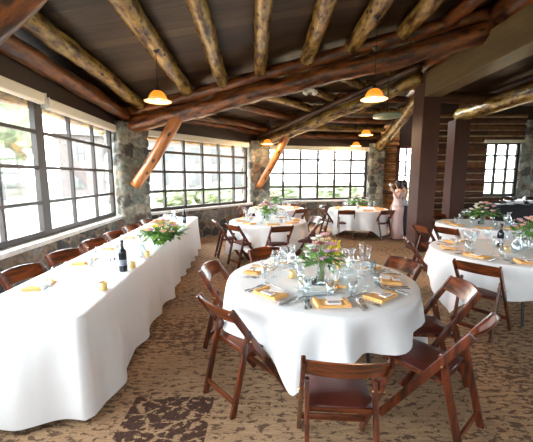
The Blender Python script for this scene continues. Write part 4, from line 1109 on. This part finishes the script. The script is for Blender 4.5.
def person(loc, rz, label, top, skirt, pose, hairlen):
    """faces +y locally; height about 1.6"""
    r = empty('person', label, 'person', loc, rz, None)
    J = {'pelvis': ((0, 0, .90), (.135, .10)), 'waist': ((0, 0, 1.04), (.105, .085)), 'chest': ((0, .01, 1.22), (.125, .095)), 'shoulders': ((0, -.01, 1.32), (.10, .06)), 'neck': ((0, 0, 1.375), .045), 'headlow': ((0, .015, 1.44), (.055, .065)),
         'headmid': ((0, .02, 1.51), (.068, .085)), 'headtop': ((0, .005, 1.575), (.055, .07))}
    E_ = [('pelvis', 'waist'), ('waist', 'chest'), ('chest', 'shoulders'), ('shoulders', 'neck'), ('neck', 'headlow'), ('headlow', 'headmid'), ('headmid', 'headtop')]
    for s_, nm in ((-1, 'l'), (1, 'r')):
        J[nm + 'hip'] = ((s_ * .09, 0, .84), .085); J[nm + 'knee'] = ((s_ * .09, .01, .46), .052); J[nm + 'calf'] = ((s_ * .09, -.01, .33), .05); J[nm + 'ankle'] = ((s_ * .09, -.02, .09), .032); J[nm + 'toe'] = ((s_ * .095, .12, .03), .026)
        J[nm + 'sh'] = ((s_ * .165, -.01, 1.305), .045)
        E_ += [('pelvis', nm + 'hip'), (nm + 'hip', nm + 'knee'), (nm + 'knee', nm + 'calf'), (nm + 'calf', nm + 'ankle'), (nm + 'ankle', nm + 'toe'), ('shoulders', nm + 'sh')]
        el, wr = pose[nm]; J[nm + 'el'] = (el, .033); J[nm + 'wr'] = (wr, .022); d = (Vector(wr) - Vector(el)).normalized(); pm = Vector(wr) + d * .05; J[nm + 'palm'] = (tuple(pm), (.03, .018))
        E_ += [(nm + 'sh', nm + 'el'), (nm + 'el', nm + 'wr'), (nm + 'wr', nm + 'palm')]
        sd = d.cross(Vector((0, 1, .3))).normalized(); cu = sd.cross(d)
        for f_ in range(4):
            b = pm + d * .03 + sd * (-.024 + .016 * f_); L_ = [.055, .068, .062, .048][f_]; e1 = b + d * L_ * .6 + cu * .012; e2 = e1 + d * L_ * .3 + cu * .028
            J['%sf%da' % (nm, f_)] = (tuple(b), .009); J['%sf%db' % (nm, f_)] = (tuple(e1), .008); J['%sf%dc' % (nm, f_)] = (tuple(e2), .007)
            E_ += [(nm + 'palm', '%sf%da' % (nm, f_)), ('%sf%da' % (nm, f_), '%sf%db' % (nm, f_)), ('%sf%db' % (nm, f_), '%sf%dc' % (nm, f_))]
        tb = pm - sd * .032; J[nm + 'th'] = (tuple(tb), .010); J[nm + 'th2'] = (tuple(tb - sd * .02 + d * .035 + cu * .015), .008); E_ += [(nm + 'palm', nm + 'th'), (nm + 'th', nm + 'th2')]
    body('body', J, E_, r)
    # face
    m = MB(); m.sph((0, .107, 1.495), .012, 8, 6, (.7, 1, 1.6)); m.build('nose', M_skin, r, True)
    m = MB(); m.sph((0, .098, 1.462), .02, 8, 6, (1, .4, .35)); m.build('mouth', PET['plum'], r, True)
    for s_ in (-1, 1): MB().sph((s_ * .03, .094, 1.515), .010, 8, 6, (1.2, .6, .8)).build('eye', M_black, r, True); MB().sph((s_ * .073, .01, 1.50), .02, 8, 6, (.4, .8, 1.3)).build('ear', M_skin, r, True)
    # hair: cap plus fall down the back
    n = 28; vs = []; rowsH = 14
    for i in range(rowsH + 1):
        t = i / rowsH
        for k in range(n):
            a = 2 * PI * k / n; back = .5 - .5 * math.sin(a)
            if t < .5:
                ph = t / .5 * PI / 2; rx, ry = .082 * math.sin(ph), .104 * math.sin(ph); z = 1.52 + .085 * math.cos(ph); front = 0
                vs.append((rx * math.cos(a), -.005 + ry * math.sin(a) * (.93 if math.sin(a) > 0 else 1), z))
            else:
                u = (t - .5) / .5; z = 1.52 - (hairlen * back ** .8 + .0) * u; sq = 1 - back
                x = .082 * math.cos(a) * (1 - .25 * u); y = -.005 + .104 * math.sin(a) * (.93 if math.sin(a) > 0 else 1)
                y = y + (-.02 * u * back); vs.append((x * (1 + .05 * noise.noise((k, u * 4, 0))), y, z))
    fs = [(i * n + k, i * n + (k + 1) % n, (i + 1) * n + (k + 1) % n, (i + 1) * n + k) for i in range(rowsH) for k in range(n)]
    hm = MB().add(vs, fs).build('hair', M_hair, r, True); so = hm.modifiers.new('th', 'SOLIDIFY'); so.thickness = .012; so.offset = -1
    # dress: bodice and skirt
    def lofts(rows_, mm, nm, folds=0):
        n = 48; vs = []
        for z, rx, ry, oy in rows_:
            for k in range(n):
                a = 2 * PI * k / n; q = 1 + folds * max(0, (rows_[0][0] - z)) * math.sin(a * 9 + z * 2) * .5
                vs.append((rx * math.cos(a) * q, oy + ry * math.sin(a) * q, z))
        fs = [(i * n + k, i * n + (k + 1) % n, (i + 1) * n + (k + 1) % n, (i + 1) * n + k) for i in range(len(rows_) - 1) for k in range(n)]
        o = MB().add(vs, fs).build(nm, mm, r, True); so = o.modifiers.new('th', 'SOLIDIFY'); so.thickness = .006; return o
    lofts([(1.27, .135, .10, 0), (1.22, .15, .125, .01), (1.12, .125, .105, .005), (1.04, .115, .098, 0), (.96, .14, .12, -.005), (.88, .165, .14, -.015)], top, 'bodice')
    lofts([(.885, .166, .141, -.015), (.78, .17, .145, -.01), (.55, .165, .145, 0), (.3, .175, .16, 0), (.02, .20, .19, 0)], skirt, 'skirt', .06)
    for s_ in (-1, 1): MB().box((s_ * .095, .07, .015), (.07, .2, .03)).build('shoe', M_navy, r, bevel=.012)
    return r


wx, wy = PZ(396, 238.5, 0)
person((wx, wy, 0), math.radians(92), 'dark haired woman in a long blush pink gown beside the brown post', M_pink, M_pink,
       {'l': ((-.18, .10, 1.10), (-.05, .17, 1.30)), 'r': ((.20, .0, 1.06), (.17, .10, .84))}, .46)
person((wx + .30, wy + .42, 0), math.radians(100), 'person in pale blue top and dark skirt, partly hidden behind the brown post', M_blue, M_navy,
       {'l': ((-.20, .05, 1.08), (-.10, .22, 1.2)), 'r': ((.20, .0, 1.06), (.14, .14, .95))}, .22)
r = PR['wine'].put(wx - .235, wy - .045, 1.31, 0, 'glass held up by the woman in the pink gown')
